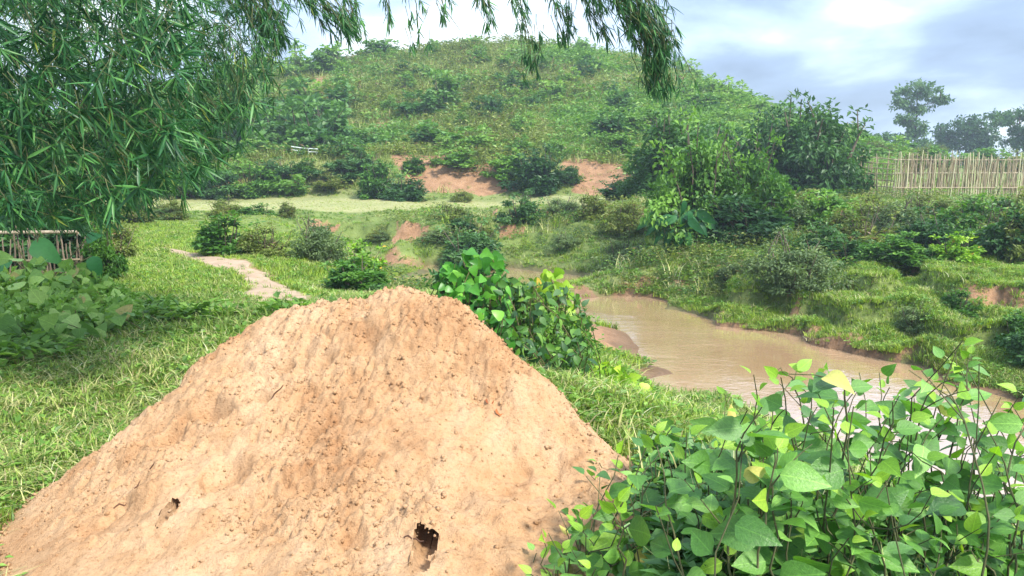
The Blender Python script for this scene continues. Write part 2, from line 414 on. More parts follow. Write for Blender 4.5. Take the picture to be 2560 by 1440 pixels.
def grid_faces(keep, ncol):
    r, c = np.nonzero(keep); a = r * ncol + c
    return np.stack([a, a + 1, a + 1 + ncol, a + ncol], 1)
cx = .25 * (GX[:-1, :-1] + GX[1:, :-1] + GX[:-1, 1:] + GX[1:, 1:]); cy = .25 * (GY[:-1, :-1] + GY[1:, :-1] + GY[:-1, 1:] + GY[1:, 1:])
hillm = (cy > 40.6) & (cy < 118) & (cx / cy < .47)
Vg = np.stack([GX, GY, GZ], 2).reshape(-1, 3)
def sub(keep, name):
    Fc = grid_faces(keep, nu); used = np.unique(Fc); remap = np.zeros(len(Vg), np.int64); remap[used] = np.arange(len(used))
    me = fastmesh(name, Vg[used], remap[Fc], mg, {'bare': BARE.ravel()[used], 'dry': DRY.ravel()[used], 'wet': WET.ravel()[used]})
    return tag(obj(name, me), kind='structure')
tag(sub(~hillm, 'ground'), 'grassy ground with muddy banks round a stream', kind='structure')
tag(sub(hillm, 'hill'), 'scrub covered round hill with orange cut banks at its foot', kind='structure')

# ------------------------------------------------------------------ water
wx = np.array([p[0] for p in WATER_POLY]); wy = np.array([p[1] for p in WATER_POLY])
xs = np.arange(-7, 16, .25); ys = np.arange(5, 26, .25)
WX, WY = np.meshgrid(xs, ys)
near = (segdist(WX, WY, WATER_POLY + WATER_POLY[:1]) < 1.6) | inpoly(WX, WY, WATER_POLY)
low = ground_z(WX, WY) < WZ + .35
kp = (near & low)
kp = kp[:-1, :-1] | kp[1:, :-1] | kp[:-1, 1:] | kp[1:, 1:]
Vw = np.stack([WX, WY, np.full_like(WX, WZ)], 2).reshape(-1, 3)
Fw = grid_faces(kp, len(xs)); used = np.unique(Fw); rm = np.zeros(len(Vw), int); rm[used] = np.arange(len(used))
mw, t = mat('muddy_water')
geo = N(t, 'ShaderNodeNewGeometry').outputs['Position']
mpn = N(t, 'ShaderNodeMapping'); t.links.new(geo, mpn.inputs[0]); mpn.inputs['Rotation'].default_value = (0, 0, rad(-35)); mpn.inputs['Scale'].default_value = (.7, 1.3, 1)
rp = noise(t, 1.5, 4, .55, mpn.outputs[0], .5); rp2 = noise(t, 9, 3, .6, mpn.outputs[0], .4)
calm = noise(t, .42, 3, .5, geo)
c = ramp(t, noise(t, .6, 4, .5, geo), [(.3, (.40, .25, .13)), (.7, (.48, .32, .185))])
p = N(t, 'ShaderNodeBsdfPrincipled'); t.links.new(c, p.inputs['Base Color']); p.inputs['Roughness'].default_value = .04
p.inputs['IOR'].default_value = 1.5; p.inputs['Specular IOR Level'].default_value = 1.0; p.inputs['Coat Weight'].default_value = 1.0; p.inputs['Coat Roughness'].default_value = .05
b = N(t, 'ShaderNodeBump'); b.inputs['Distance'].default_value = .05
t.links.new(mth(t, 'MULTIPLY', ramp(t, calm, [(.42, (.15, .15, .15)), (.58, (1, 1, 1))]), .5), b.inputs['Strength'])
t.links.new(mth(t, 'ADD', mth(t, 'MULTIPLY', rp, .75), mth(t, 'MULTIPLY', rp2, .25)), b.inputs['Height']); t.links.new(b.outputs[0], p.inputs['Normal']); t.links.new(b.outputs[0], p.inputs['Coat Normal'])
o = N(t, 'ShaderNodeOutputMaterial'); t.links.new(p.outputs[0], o.inputs[0])
tag(obj('water', fastmesh('water', Vw[used], rm[Fw], mw)), 'muddy brown stream with pale sky reflections', kind='structure')

# ------------------------------------------------------------------ footpath
def smooth_line(P, n):
    P = np.array(P, float); s = np.concatenate([[0], np.cumsum(np.linalg.norm(np.diff(P[:, :2], axis=0), axis=1))]); q = np.linspace(0, s[-1], n)
    out = np.stack([np.interp(q, s, P[:, k]) for k in range(P.shape[1])], 1)
    for _ in range(3): out[1:-1] = .25 * out[:-2] + .5 * out[1:-1] + .25 * out[2:]
    return out
pl = smooth_line([(x, y, w) for (x, y), w in zip(PATH, PATHW)], 120)
tan = np.gradient(pl[:, :2], axis=0); tan /= np.linalg.norm(tan, axis=1)[:, None]; nor = np.stack([-tan[:, 1], tan[:, 0]], 1)
ns = 9; sx = np.linspace(-1, 1, ns)
nzl = fbm(np.arange(120) * .13, np.zeros(120), 5, 4); nzr = fbm(np.arange(120) * .13, np.ones(120) * 7, 8, 4)
PV = np.zeros((120, ns, 3))
for k in range(ns):
    wob = 1 + .75 * (nzl if sx[k] < 0 else nzr) * abs(sx[k])
    PV[:, k, :2] = pl[:, :2] + nor * (sx[k] * pl[:, 2] * wob)[:, None]
PV[:, :, 2] = ground_z(PV[:, :, 0], PV[:, :, 1]) + .016 - .022 * np.abs(sx)[None] ** 3 + .026 * np.minimum(0, fbm(PV[:, :, 0] * 2.2, PV[:, :, 1] * 2.2, 91, 3) + .22)
PATHPOLY = [tuple(p) for p in PV[:, 0, :2][::6]] + [tuple(p) for p in PV[:, -1, :2][::-6]]
mpth = plain_mat('trodden_earth', [(.25, (.21, .140, .085)), (.5, (.33, .235, .155)), (.75, (.42, .32, .225))], 5, .9, .5)
tag(obj('footpath', fastmesh('footpath', PV.reshape(-1, 3), grid_faces(np.ones((119, ns - 1), bool), ns), mpth)), 'narrow trodden earth path across the grass', kind='structure')

# ------------------------------------------------------------------ leaf and plant tools
def frames(D, Nn):
    """rotation matrices whose y axis is D and z axis is close to Nn"""
    D = D / np.linalg.norm(D, axis=1)[:, None]
    X = np.cross(D, Nn); X /= np.maximum(np.linalg.norm(X, axis=1), 1e-6)[:, None]
    Z = np.cross(X, D)
    return np.stack([X, D, Z], 2)
def scatter(tv, tf, P, R, S, v):
    n = len(P); m = len(tv)
    V = np.einsum('nij,mj->nmi', R, tv) * np.asarray(S).reshape(n, 1, 1) + P[:, None]
    Fc = (tf[None] + (np.arange(n) * m)[:, None, None]).reshape(-1, tf.shape[1])
    return V.reshape(-1, 3), Fc, np.repeat(v, m)
def blade(w, rows, fold=.25, droop=.15, prof=None, wave=0.0):
    """leaf of unit length along +y; two columns of quads either side of the midrib"""
    ts = np.linspace(0, 1, rows + 1); V = []
    for i, s in enumerate(ts):
        ww = w * prof(s); y = s; z = -droop * s * s
        wz = wave * math.sin(s * 14)
        V += [(-ww, y, z + fold * ww + wz), (0, y, z), (ww, y, z + fold * ww - wz)]
    Fc = []
    for i in range(rows):
        a = 3 * i; Fc += [(a, a + 1, a + 4, a + 3), (a + 1, a + 2, a + 5, a + 4)]
    return np.array(V, float), np.array(Fc)
ovate = lambda s: max(.012, (math.sin(PI * min(1, s * 1.02) ** .72)) ** .85 * (1 - .22 * s)) * .62
lance = lambda s: max(.01, math.sin(PI * s ** .6) ** .8) * .5
heart = lambda s: max(.02, (1 - s) ** .62 * (0.62 + .5 * min(1, s * 5)) * (0.75 if s < .02 else 1)) * .6
D2 = (np.array([(0, 0, 0), (-.5, .42, .10), (0, 1, -.12), (.5, .42, .10)], float), np.array([(0, 3, 2), (0, 2, 1)]))   # the two-triangle leaf of far foliage
def D2w(w): v = D2[0].copy(); v[:, 0] *= w; return v, D2[1]

def unit(v): return v / np.maximum(np.linalg.norm(v, axis=1), 1e-6)[:, None]
def foliage_cloud(r, clumps, per, spread, leaf, width, size=(.7, 1.3), droop=.2, outward=.6):
    """leaves round clump centres (n,3) with radius spread (n,)"""
    n = len(clumps); tv, tf = D2w(width)
    C = np.repeat(clumps, per, 0); sp = np.repeat(spread, per)
    off = unit(r.normal(size=(n * per, 3))) * (r.random((n * per, 1)) ** .45) * np.array([1, 1, .8])
    P = C + off * sp[:, None]
    D = off * outward + r.normal(size=off.shape) * .55; D[:, 2] -= droop
    Nn = np.array([0, 0, 1.]) + r.normal(size=off.shape) * .55 + off * .5
    cv = np.repeat(r.random(n), per)
    v = np.clip(.45 * r.random(n * per) + .55 * cv, 0, 1)
    return scatter(tv, tf, P, frames(unit(D), Nn), leaf * r.uniform(*size, n * per), v)
def tube(paths, radii, seg=5):
    """tapered tubes along polylines"""
    V = []; Fc = []; base = 0
    for P, rr in zip(paths, radii):
        P = np.asarray(P, float); T = np.gradient(P, axis=0); T = unit(T)
        ref = np.array([0.3, 0.9, .1]); A = unit(np.cross(T, ref)); B = np.cross(T, A)
        an = np.linspace(0, 2 * PI, seg, endpoint=False)
        ring = P[:, None] + (A[:, None] * np.cos(an)[None, :, None] + B[:, None] * np.sin(an)[None, :, None]) * np.asarray(rr)[:, None, None]
        n = len(P); V.append(ring.reshape(-1, 3))
        i, j = np.meshgrid(np.arange(n - 1), np.arange(seg), indexing='ij')
        a = base + i * seg + j; b_ = base + i * seg + (j + 1) % seg
        Fc.append(np.stack([a, b_, b_ + seg, a + seg], 2).reshape(-1, 4)); base += n * seg
    return np.concatenate(V), np.concatenate(Fc)
def stick_path(a, b, n=5, bend=.1, r=rng):
    a = np.asarray(a, float); b = np.asarray(b, float); L = np.linalg.norm(b - a)
    s = np.linspace(0, 1, n)[:, None]; k = r.normal(size=3) * bend * L
    return a + (b - a) * s + k * (s * (1 - s) * 2)

M_bark = plain_mat('bark', [(.25, (.05, .04, .028)), (.55, (.12, .095, .07)), (.8, (.22, .18, .14))], 12, .9, .5, (3, 3, 1))
M_stemg = plain_mat('green_stem', [(.25, (.07, .08, .03)), (.55, (.13, .12, .05)), (.8, (.22, .17, .09))], 12, .7, .2, (3, 3, 1))
M_broad = leaf_mat('leaf_broad', (.018, .055, .012), (.048, .115, .022), (.125, .215, .048))
M_dark = leaf_mat('leaf_dark', (.012, .036, .016), (.028, .072, .028), (.065, .130, .050))
M_grey = leaf_mat('leaf_grey_green', (.040, .060, .034), (.075, .110, .060), (.140, .180, .100))
M_olive = leaf_mat('leaf_olive', (.045, .062, .018), (.095, .120, .035), (.180, .200, .075), odd=(.22, .15, .08), oddp=.06)
M_lime = leaf_mat('leaf_lime', (.06, .12, .015), (.12, .22, .02), (.24, .34, .04), odd=(.5, .36, .05), oddp=.02)
M_hill = leaf_mat('leaf_hill', (.040, .090, .022), (.082, .158, .040), (.155, .235, .072))
M_hilld = leaf_mat('leaf_hill_dark', (.016, .048, .018), (.036, .090, .030), (.085, .160, .055))

M_thick = leaf_mat('leaf_thicket', (.016, .050, .012), (.038, .095, .020), (.105, .190, .042))
BUSH = {}
def bush_proto(kind, i, r):
    """unit bush: about 1 wide (radius .5) and 1 tall, base at z 0; returns foliage mesh and stem mesh"""
    key = (kind, i)
    if key in BUSH: return BUSH[key]
    P = dict(broad=(34, 95, .085, .62, M_broad), dark=(36, 95, .080, .58, M_dark), grey=(42, 120, .058, .36, M_grey), olive=(34, 95, .068, .48, M_olive),
             lime=(28, 80, .085, .65, M_lime), hill=(20, 44, .115, .62, M_hill), hilld=(22, 46, .125, .64, M_hilld), upright=(52, 120, .060, .42, M_dark), thicket=(70, 120, .052, .62, M_thick))[kind]
    n, per, leaf, wd, M = P
    th = r.uniform(0, 2 * PI, n); ph = np.arccos(r.uniform(0.0, 1, n)); rr = r.random(n) ** .35 * .40
    wob = 1 + .35 * np.sin(th * 2 + r.uniform(0, 6)) * r.uniform(.3, 1)
    C = np.stack([np.cos(th) * np.sin(ph) * rr * wob, np.sin(th) * np.sin(ph) * rr * wob, .20 + np.cos(ph) * rr / .40 * .62], 1)
    if kind == 'upright':
        C[:, 2] *= 1.1; C[:, :2] *= (1.15 - .75 * C[:, 2:3])
    low = int(n * .3); C[:low, 2] = r.uniform(.06, .25, low); C[:low, :2] *= 1.15
    sp = r.uniform(.09, .17, n)
    V, Fc, v = foliage_cloud(r, C, per, sp, leaf, wd, droop=.5 if kind in ('grey', 'upright') else .2)
    V[:, 2] = np.maximum(V[:, 2], -.02)
    # a few shoots standing out of the outline
    k = 8; th = r.uniform(0, 2 * PI, k); rad_ = r.uniform(.1, .42, k)
    tips = np.stack([np.cos(th) * rad_, np.sin(th) * rad_, 1.05 - .8 * rad_ + r.uniform(-.08, .10, k)], 1)
    V2, F2, v2 = foliage_cloud(r, tips, 14, np.full(k, .075), leaf * .9, wd, droop=-.3)
    Fc = np.concatenate([Fc, F2 + len(V)]); V = np.concatenate([V, V2]); v = np.concatenate([v, np.clip(v2 + .2, 0, 1)])
    fm = fastmesh('foliage', V, Fc, M, {'v': v}, smooth=False)
    b0 = np.stack([r.normal(0, .05, n + k), r.normal(0, .05, n + k), np.full(n + k, -.06)], 1)
    ends = np.concatenate([C, tips])
    paths = [stick_path(b0[q], ends[q], 4, .12, r) for q in range(n + k)]
    tv, tf = tube(paths, [np.linspace(.013, .004, 4)] * (n + k), 4)
    sm = fastmesh('stems', tv, tf, M_bark)
    BUSH[key] = (fm, sm)
    return BUSH[key]
NB = dict(hill=7, hilld=5, thicket=3)
def bush(name, label, cat, x, y, w, h, kind, group=None, sink=.04, var=None, rz=None, depth=None):
    r = np.random.default_rng(abs(hash((round(x, 2), round(y, 2)))) % 100000)
    i = int(r.integers(0, NB.get(kind, 4))) if var is None else var
    fm, sm = bush_proto(kind, i, np.random.default_rng(100 + i + len(kind) * 10))
    o = thing(name, label, cat, (x, y, gz(x, y) - sink * h), r.uniform(0, 6.28) if rz is None else rz, group)
    o.scale = (w, depth or w, h)
    obj('foliage', fm, o); obj('stems', sm, o)
    return o
def bushpx(name, label, cat, px, py, d, wpx, hpx, kind, group=None, **k):
    p = at(px, py, d); s = d / F
    return bush(name, label, cat, p.x, p.y, wpx * s * 1.22, hpx * s * 1.06, kind, group, **k)

# ------------------------------------------------------------------ the sand heap
HP = []
def hd(*pts):
    for px, py, d in pts:
        p = at(px, py, d); HP.append((p.x, p.y, p.z))
hd((790, 758, 4.65), (900, 748, 4.6), (1030, 731, 4.5), (1105, 748, 4.4))
hd((700, 786, 4.65), (600, 850, 4.55), (500, 925, 4.45), (400, 1012, 4.25), (300, 1085, 4.1), (200, 1155, 3.95), (0, 1292, 3.75))
hd((1170, 792, 4.25), (1230, 852, 4.15), (1290, 892, 4.1), (1390, 990, 3.95), (1450, 1060, 3.85), (1520, 1112, 3.75))
hd((1440, 1270, 3.2), (1380, 1400, 2.85), (1330, 1150, 3.6))
hd((1000, 950, 3.95), (1000, 1080, 3.62), (1000, 1200, 3.3), (1000, 1320, 3.02), (1000, 1440, 2.75), (1200, 1100, 3.6), (1200, 1300, 3.08))
hd((750, 900, 4.25), (700, 1020, 3.9), (600, 1180, 3.45), (550, 1330, 3.1), (500, 1440, 2.85), (800, 1150, 3.5), (780, 1320, 3.06))
hd((350, 1200, 3.55), (250, 1330, 3.2), (150, 1430, 3.0), (50, 1400, 3.2), (1160, 900, 4.05))
for p in ((-.9, 5.35, .55), (-.45, 5.3, .5), (-1.4, 5.1, .22), (-.9, 5.9, .02), (-.2, 5.8, -.05), (.3, 5.4, .05), (1.2, 4.1, -.1), (-1.9, 4.8, -.02), (-2.4, 4.3, -.05), (-2.9, 4.0, -.1), (-3.4, 3.6, -.2),
          (-3.6, 2.4, -.25), (-2.5, 1.8, .0), (-1.2, 1.4, .02), (0, 1.3, .02), (1.0, 1.5, -.02), (1.6, 2.2, -.05), (1.5, 3.2, .0), (0, 2.0, .16), (-1.2, 2.1, .12), (.9, 2.4, .22)): HP.append(p)
for px, py, d in ((1105, 732, 4.4), (1170, 792, 4.25), (1230, 852, 4.15), (1290, 892, 4.1), (1390, 990, 3.95), (1450, 1060, 3.85), (1520, 1112, 3.75)):
    p = at(px, py, d); HP.append((p.x + .16, p.y + .22, p.z - .27)); HP.append((p.x + .34, p.y + .42, max(-.2, p.z - .62)))
for px, py, d in ((790, 754, 4.65), (700, 786, 4.65), (600, 850, 4.55), (500, 925, 4.45), (400, 1012, 4.25)):
    p = at(px, py, d); HP.append((p.x - .12, p.y + .26, p.z - .24))
HPA = np.array(HP); _h = TPS(HPA[:, :2], HPA[:, 2], lam=1e-4)
SXH, SYH = .0085, .0085
hx = np.arange(-3.5, 1.5, SXH); hy = np.arange(1.5, 5.9, SYH)
HX, HY = np.meshgrid(hx, hy)
HZ = _h(HX, HY)
amp = sstep(-.05, .25, HZ - 0.0)
w1 = fbm(HX * 1.6, HY * 1.6, 41, 3)
HZ += .045 * w1 * amp
HZ += .045 * fbm(HX * 5, HY * 5, 42, 3) * amp
rid = 1 - np.abs(fbm(HX * 3.2 + .6 * HY, HY * 2.2, 48, 3)); HZ += .022 * (rid - .8) * amp
cl1 = fbm(HX * 13, HY * 13, 43, 3); HZ += .017 * cl1 * amp
cm = sstep(-.25, .35, fbm(HX * 2.1, HY * 2.1, 44, 3))          # crumbly here, smooth there
clod = .030 * np.abs(fbm(HX * 17, HY * 17, 45, 2)) + .026 * np.abs(fbm(HX * 34, HY * 34, 46, 2)) - .020 * sstep(.15, .5, fbm(HX * 15, HY * 15, 49, 2))
HZ += 1.1 * (clod - .012) * (.3 + .7 * cm) * amp
def pit(px, py, d, r, dep, rim=.3, ax=1.0):
    for d_ in np.arange(2.4, 4.9, .02):               # where that spot lies on the slope
        p = at(px, py, d_)
        if p.z <= float(_h(np.array([p.x]), np.array([p.y]))[0]): break
    q = np.hypot((HX - p.x) / ax, HY - p.y) / r * (1 + .55 * fbm(HX * 11, HY * 11, 47, 2))
    return -dep * np.exp(-(q ** 4) * 1.1) + .3 * rim * dep * np.exp(-((q - 1.45) / .4) ** 2)
HOLES = [(430, 1085, 3.83, .07, .09, .5, 1), (545, 1030, 3.95, .075, .10, .5, 1.4), (715, 928, 4.18, .036, .18, .5, 1.2), (790, 1075, 3.72, .05, .06, .3, 1), (650, 1000, 3.95, .04, .06, .4, 1.6), (560, 1180, 3.45, .09, .06, .3, 1), (880, 1340, 3.0, .06, .05, .3, 1), (810, 900, 4.2, .05, .05, .4, 1), (300, 1290, 3.35, .10, .05, .4, 1.6), (1290, 1180, 3.45, .09, .04, .3, 1)]
for q in HOLES: HZ += pit(*q)
GH = ground_z(HX, HY)
edge = sstep(0, .10, HZ - GH)
keepv = HZ > GH - .03
kf = keepv[:-1, :-1] | keepv[1:, :-1] | keepv[:-1, 1:] | keepv[1:, 1:]
BURROW = []
hzc = .25 * (HZ[:-1, :-1] + HZ[1:, :-1] + HZ[:-1, 1:] + HZ[1:, 1:]); hxc = hx[:-1] + SXH / 2; hyc = hy[:-1] + SYH / 2
for px, py, ra, rb in ((1060, 1352, .052, .040), (428, 1272, .026, .024)):
    for d_ in np.arange(2.4, 4.9, .005):
        p = at(px, py, d_); ix, iy = int((p.x - hx[0]) / SXH), int((p.y - hy[0]) / SYH)
        if p.z <= HZ[iy, ix]: break
    wig = 1 + .14 * np.sin(3 * np.arctan2(hzc - p.z, hxc[None] - p.x) + 1)
    ins = (((hxc[None] - p.x) / ra) ** 2 + ((hzc - p.z) / rb) ** 2 < wig ** 2) & (hyc[:, None] > p.y - .20) & (hyc[:, None] < p.y + .12)
    kf &= ~ins
    an = np.linspace(0, 2 * PI, 18, endpoint=False); rings = []
    w_ = 1 + .14 * np.sin(3 * an + 1); X = p.x + 1.10 * ra * w_ * np.cos(an); Z = p.z + 1.10 * rb * w_ * np.sin(an); Y = []
    for x_, z_ in zip(X, Z):
        col = HZ[:, int((x_ - hx[0]) / SXH)]; c_ = np.nonzero((col >= z_) & (hy > p.y - .24))[0]; Y.append(hy[c_[0]] if len(c_) else p.y)
    Y = np.clip(np.array(Y), p.y - .22, p.y + .12)
    for off, sc_ in ((.004, 1.0), (.06, 1.02), (.14, .95), (.24, .75), (.30, .05)):
        rings.append(np.stack([p.x + (X - p.x) * sc_ + .05 * off, Y + off, p.z + (Z - p.z) * sc_ - .25 * off], 1))
    BURROW.append(np.array(rings))
Vh = np.stack([HX, HY, HZ], 2).reshape(-1, 3); Fh = grid_faces(kf, len(hx)); used = np.unique(Fh); rm = np.zeros(len(Vh), int); rm[used] = np.arange(len(used))
def heap_z(x, y):
    ix = np.clip(((np.asarray(x) - hx[0]) / SXH).astype(int), 0, len(hx) - 1); iy = np.clip(((np.asarray(y) - hy[0]) / SYH).astype(int), 0, len(hy) - 1)
    return HZ[iy, ix]
ms, t = mat('orange_sand')
geo = N(t, 'ShaderNodeTexCoord').outputs['Object']
a1 = noise(t, 1.3, 5, .6, geo); a2 = noise(t, 48, 5, .75, geo); a3 = noise(t, 140, 3, .7, geo); a4 = noise(t, 5, 4, .6, geo, .5)
c = ramp(t, mth(t, 'ADD', mth(t, 'MULTIPLY', a1, .55), mth(t, 'MULTIPLY', a4, .45)), [(.34, (.355, .185, .085)), (.48, (.485, .295, .155)), (.64, (.555, .370, .220))])
c = mixc(t, .62, c, mixc(t, 1.0, c, ramp(t, a2, [(.30, (.42, .33, .26)), (.47, (1, 1, 1)), (.7, (1.15, 1.15, 1.15))]), 'MULTIPLY'))  # dark specks put the shade of pits between clods into the colour
c = mixc(t, mth(t, 'MULTIPLY', ramp(t, a3, [(.60, (0, 0, 0)), (.68, (1, 1, 1))]), .45), c, (.24, .12, .05))
p = N(t, 'ShaderNodeBsdfPrincipled'); t.links.new(c, p.inputs['Base Color']); p.inputs['Roughness'].default_value = .95; p.inputs['Specular IOR Level'].default_value = .1
b = N(t, 'ShaderNodeBump'); b.inputs['Strength'].default_value = 1.0; b.inputs['Distance'].default_value = .022
t.links.new(mth(t, 'ADD', mth(t, 'MULTIPLY', a2, .6), mth(t, 'MULTIPLY', a3, .4)), b.inputs['Height']); t.links.new(b.outputs[0], p.inputs['Normal'])
o = N(t, 'ShaderNodeOutputMaterial'); t.links.new(p.outputs[0], o.inputs[0])
heap = thing('sand_heap', 'large heap of crumbly orange sand in the foreground', 'sand heap', (0, 0, 0))
obj('sand_body', fastmesh('sand_body', Vh[used], rm[Fh], ms), heap)
for R_ in BURROW:
    k_, m_ = R_.shape[:2]; i, j = np.meshgrid(np.arange(k_ - 1), np.arange(m_), indexing='ij')
    Fb = np.stack([i * m_ + j, i * m_ + (j + 1) % m_, (i + 1) * m_ + (j + 1) % m_, (i + 1) * m_ + j], 2).reshape(-1, 4)
    obj('burrow_hole', fastmesh('burrow_hole', R_.reshape(-1, 3), Fb, ms), heap)
# crumbs lying on it
def lump(r, k=1.0):
    V = []; Fc = []; nl, ns_ = 3, 5
    V.append((0, 0, 1))
    for i in range(1, nl):
        for j in range(ns_):
            a = PI * i / nl; b_ = 2 * PI * (j + .5 * (i % 2)) / ns_
            V.append((math.sin(a) * math.cos(b_), math.sin(a) * math.sin(b_), math.cos(a)))
    V.append((0, 0, -1)); L_ = len(V) - 1
    for j in range(ns_): Fc.append((0, 1 + j, 1 + (j + 1) % ns_)); Fc.append((L_, 1 + (nl - 2) * ns_ + (j + 1) % ns_, 1 + (nl - 2) * ns_ + j))
    for i in range(nl - 2):
        for j in range(ns_):
            a = 1 + i * ns_ + j; b_ = 1 + i * ns_ + (j + 1) % ns_
            Fc += [(a, a + ns_, b_), (b_, a + ns_, b_ + ns_)]
    V = np.array(V); V *= (1 + r.uniform(-.28, .28, (len(V), 1)) * k); V[:, 2] *= .75
    return V, np.array(Fc)
n = 24000
cxp = rng.uniform(-3.2, 1.5, n * 3); cyp = rng.uniform(1.6, 5.2, n * 3)
hz = heap_z(cxp, cyp); g0 = ground_z(cxp, cyp); spill = (hz < g0 + .02) & (hz > g0 - .30 * rng.random(n * 3) ** 2) & (rng.random(n * 3) < .8); hz = np.where(spill, g0 + .015 * rng.random(n * 3), hz)
ok = spill | (hz > g0 + .02) & (rng.random(n * 3) < .12 + .88 * sstep(-.15, .35, fbm(cxp * 2.1, cyp * 2.1, 44, 3)))
cxp, cyp, hz = cxp[ok][:n], cyp[ok][:n], hz[ok][:n]; n = len(cxp)
szs = .0022 + .011 * rng.random(n) ** 9 + .0030 * rng.random(n) ** 2
parts = []
lv, lf = [], []
base = 0
variants = [lump(rng) for _ in range(6)]
for k in range(6):
    s_ = slice(k, n, 6); m = len(cxp[s_])
    A = unit(rng.normal(size=(m, 3))); B = rng.normal(size=(m, 3))
    Vv, Ff, vv = scatter(variants[k][0], variants[k][1], np.stack([cxp[s_], cyp[s_], hz[s_] + szs[s_] * .3], 1), frames(A, B), szs[s_], np.zeros(m))
    lv.append(Vv); lf.append(Ff + base); base += len(Vv)
tag(obj('sand_crumbs', fastmesh('sand_crumbs', np.concatenate(lv), np.concatenate(lf), ms), heap), kind='stuff')

# ------------------------------------------------------------------ grass and ground cover (uncountable)
SRC = bpy.data.collections.new('tuft_sources')      # shapes for the scattered cover, not in the scene itself
def tuft(name, r, n, h, w, spread, lean, M, rows=3):
    tv, tf = blade(w, rows, .3, 0, lambda s: max(.06, 1 - s ** 1.6) * .5)
    Vs, Fs, vs_ = [], [], []; base = 0
    for k in range(n):
        hh = h * r.uniform(.45, 1.15); az = r.uniform(0, 2 * PI); ln = lean * r.uniform(.3, 1.3)
        q = tv.copy(); s = q[:, 1].copy()
        out = hh * ln * s ** 1.8; up = hh * (s - .38 * ln * s ** 2.4)
        x = q[:, 0] * hh; P = np.stack([x, out, up + q[:, 2] * hh * .3], 1)
        ca, sa = math.cos(az), math.sin(az)
        P = P @ np.array([[ca, sa, 0], [-sa, ca, 0], [0, 0, 1]])
        P[:, :2] += r.normal(0, spread, 2)
        Vs.append(P); Fs.append(tf + base); base += len(P); vs_.append(np.full(len(P), r.random()))
    return fastmesh(name, np.concatenate(Vs), np.concatenate(Fs), M, {'v': np.concatenate(vs_)}, smooth=True)
def weed(name, r, n, h, leaf, wd, spread, M):
    tv, tf = D2w(wd)
    P = np.stack([r.normal(0, spread, n), r.normal(0, spread, n), r.uniform(.15, 1, n) * h], 1)
    D = np.stack([P[:, 0], P[:, 1], r.uniform(-.1, .25, n) * h], 1) + r.normal(0, .3 * spread, (n, 3))
    V, Fc, v = scatter(tv, tf, P, frames(unit(D), np.array([0, 0, 1.]) + r.normal(0, .35, (n, 3))), leaf * r.uniform(.6, 1.3, n), r.random(n))
    return fastmesh(name, V, Fc, M, {'v': v}, smooth=False)
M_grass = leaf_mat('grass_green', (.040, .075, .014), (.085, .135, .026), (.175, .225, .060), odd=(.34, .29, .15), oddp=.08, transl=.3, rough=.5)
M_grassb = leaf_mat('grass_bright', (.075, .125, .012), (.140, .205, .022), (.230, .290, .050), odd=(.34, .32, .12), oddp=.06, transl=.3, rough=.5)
M_straw = leaf_mat('grass_straw', (.16, .15, .07), (.27, .26, .14), (.42, .40, .26), transl=.2, rough=.6)
M_weed = leaf_mat('weed', (.04, .085, .018), (.075, .15, .030), (.15, .24, .06))

def make_cover(name, label, pts, sources, scale, rotz, pick, tilt=None):
    """one scattered-cover object: points carry scale, rotation and the index of the shape"""
    me = bpy.data.meshes.new(name); me.vertices.add(len(pts)); me.vertices.foreach_set('co', np.asarray(pts, np.float32).ravel())
    def fa(nm, arr):
        a = me.attributes.new(nm, 'FLOAT', 'POINT'); a.data.foreach_set('value', np.asarray(arr, np.float32))
    fa('sc', scale)
    rv = me.attributes.new('rv', 'FLOAT_VECTOR', 'POINT')
    tl = np.zeros((len(pts), 2)) if tilt is None else tilt
    rv.data.foreach_set('vector', np.stack([tl[:, 0], tl[:, 1], rotz], 1).astype(np.float32).ravel())
    ia = me.attributes.new('pk', 'INT', 'POINT'); ia.data.foreach_set('value', np.asarray(pick, np.int32))
    o = obj(name, me); tag(o, label, kind='stuff')
    sc_ = bpy.data.collections.new('src_' + name)
    for k, sm in enumerate(sources):
        so = bpy.data.objects.new('src_%s_%02d' % (name, k), sm); sc_.objects.link(so)
    g = bpy.data.node_groups.new('scatter_' + name, 'GeometryNodeTree')
    g.interface.new_socket('Geometry', in_out='INPUT', socket_type='NodeSocketGeometry'); g.interface.new_socket('Geometry', in_out='OUTPUT', socket_type='NodeSocketGeometry')
    gi = g.nodes.new('NodeGroupInput'); go = g.nodes.new('NodeGroupOutput')
    ci = g.nodes.new('GeometryNodeCollectionInfo'); ci.inputs[0].default_value = sc_; ci.inputs['Separate Children'].default_value = True; ci.inputs['Reset Children'].default_value = True
    ip = g.nodes.new('GeometryNodeInstanceOnPoints'); ip.inputs['Pick Instance'].default_value = True
    def na(nm, dt):
        n_ = g.nodes.new('GeometryNodeInputNamedAttribute'); n_.data_type = dt; n_.inputs[0].default_value = nm; return n_.outputs[0]
    g.links.new(gi.outputs[0], ip.inputs['Points']); g.links.new(ci.outputs[0], ip.inputs['Instance'])
    g.links.new(na('pk', 'INT'), ip.inputs['Instance Index']); g.links.new(na('rv', 'FLOAT_VECTOR'), ip.inputs['Rotation'])
    g.links.new(na('sc', 'FLOAT'), ip.inputs['Scale'])
    g.links.new(ip.outputs[0], go.inputs[0])
    md = o.modifiers.new('scatter', 'NODES'); md.node_group = g
    return o
def nearest_attr(x, y, A):
    d = np.maximum(y, .51); c = np.searchsorted(us, x / d); r = np.searchsorted(ld, np.log(d))
    return A[np.clip(r, 0, nd - 1), np.clip(c, 0, nu - 1)]
HEAPM = lambda x, y: (x > hx[0]) & (x < hx[-1]) & (y > hy[0]) & (y < hy[-1]) & (heap_z(x, y) > ground_z(x, y) - .01)

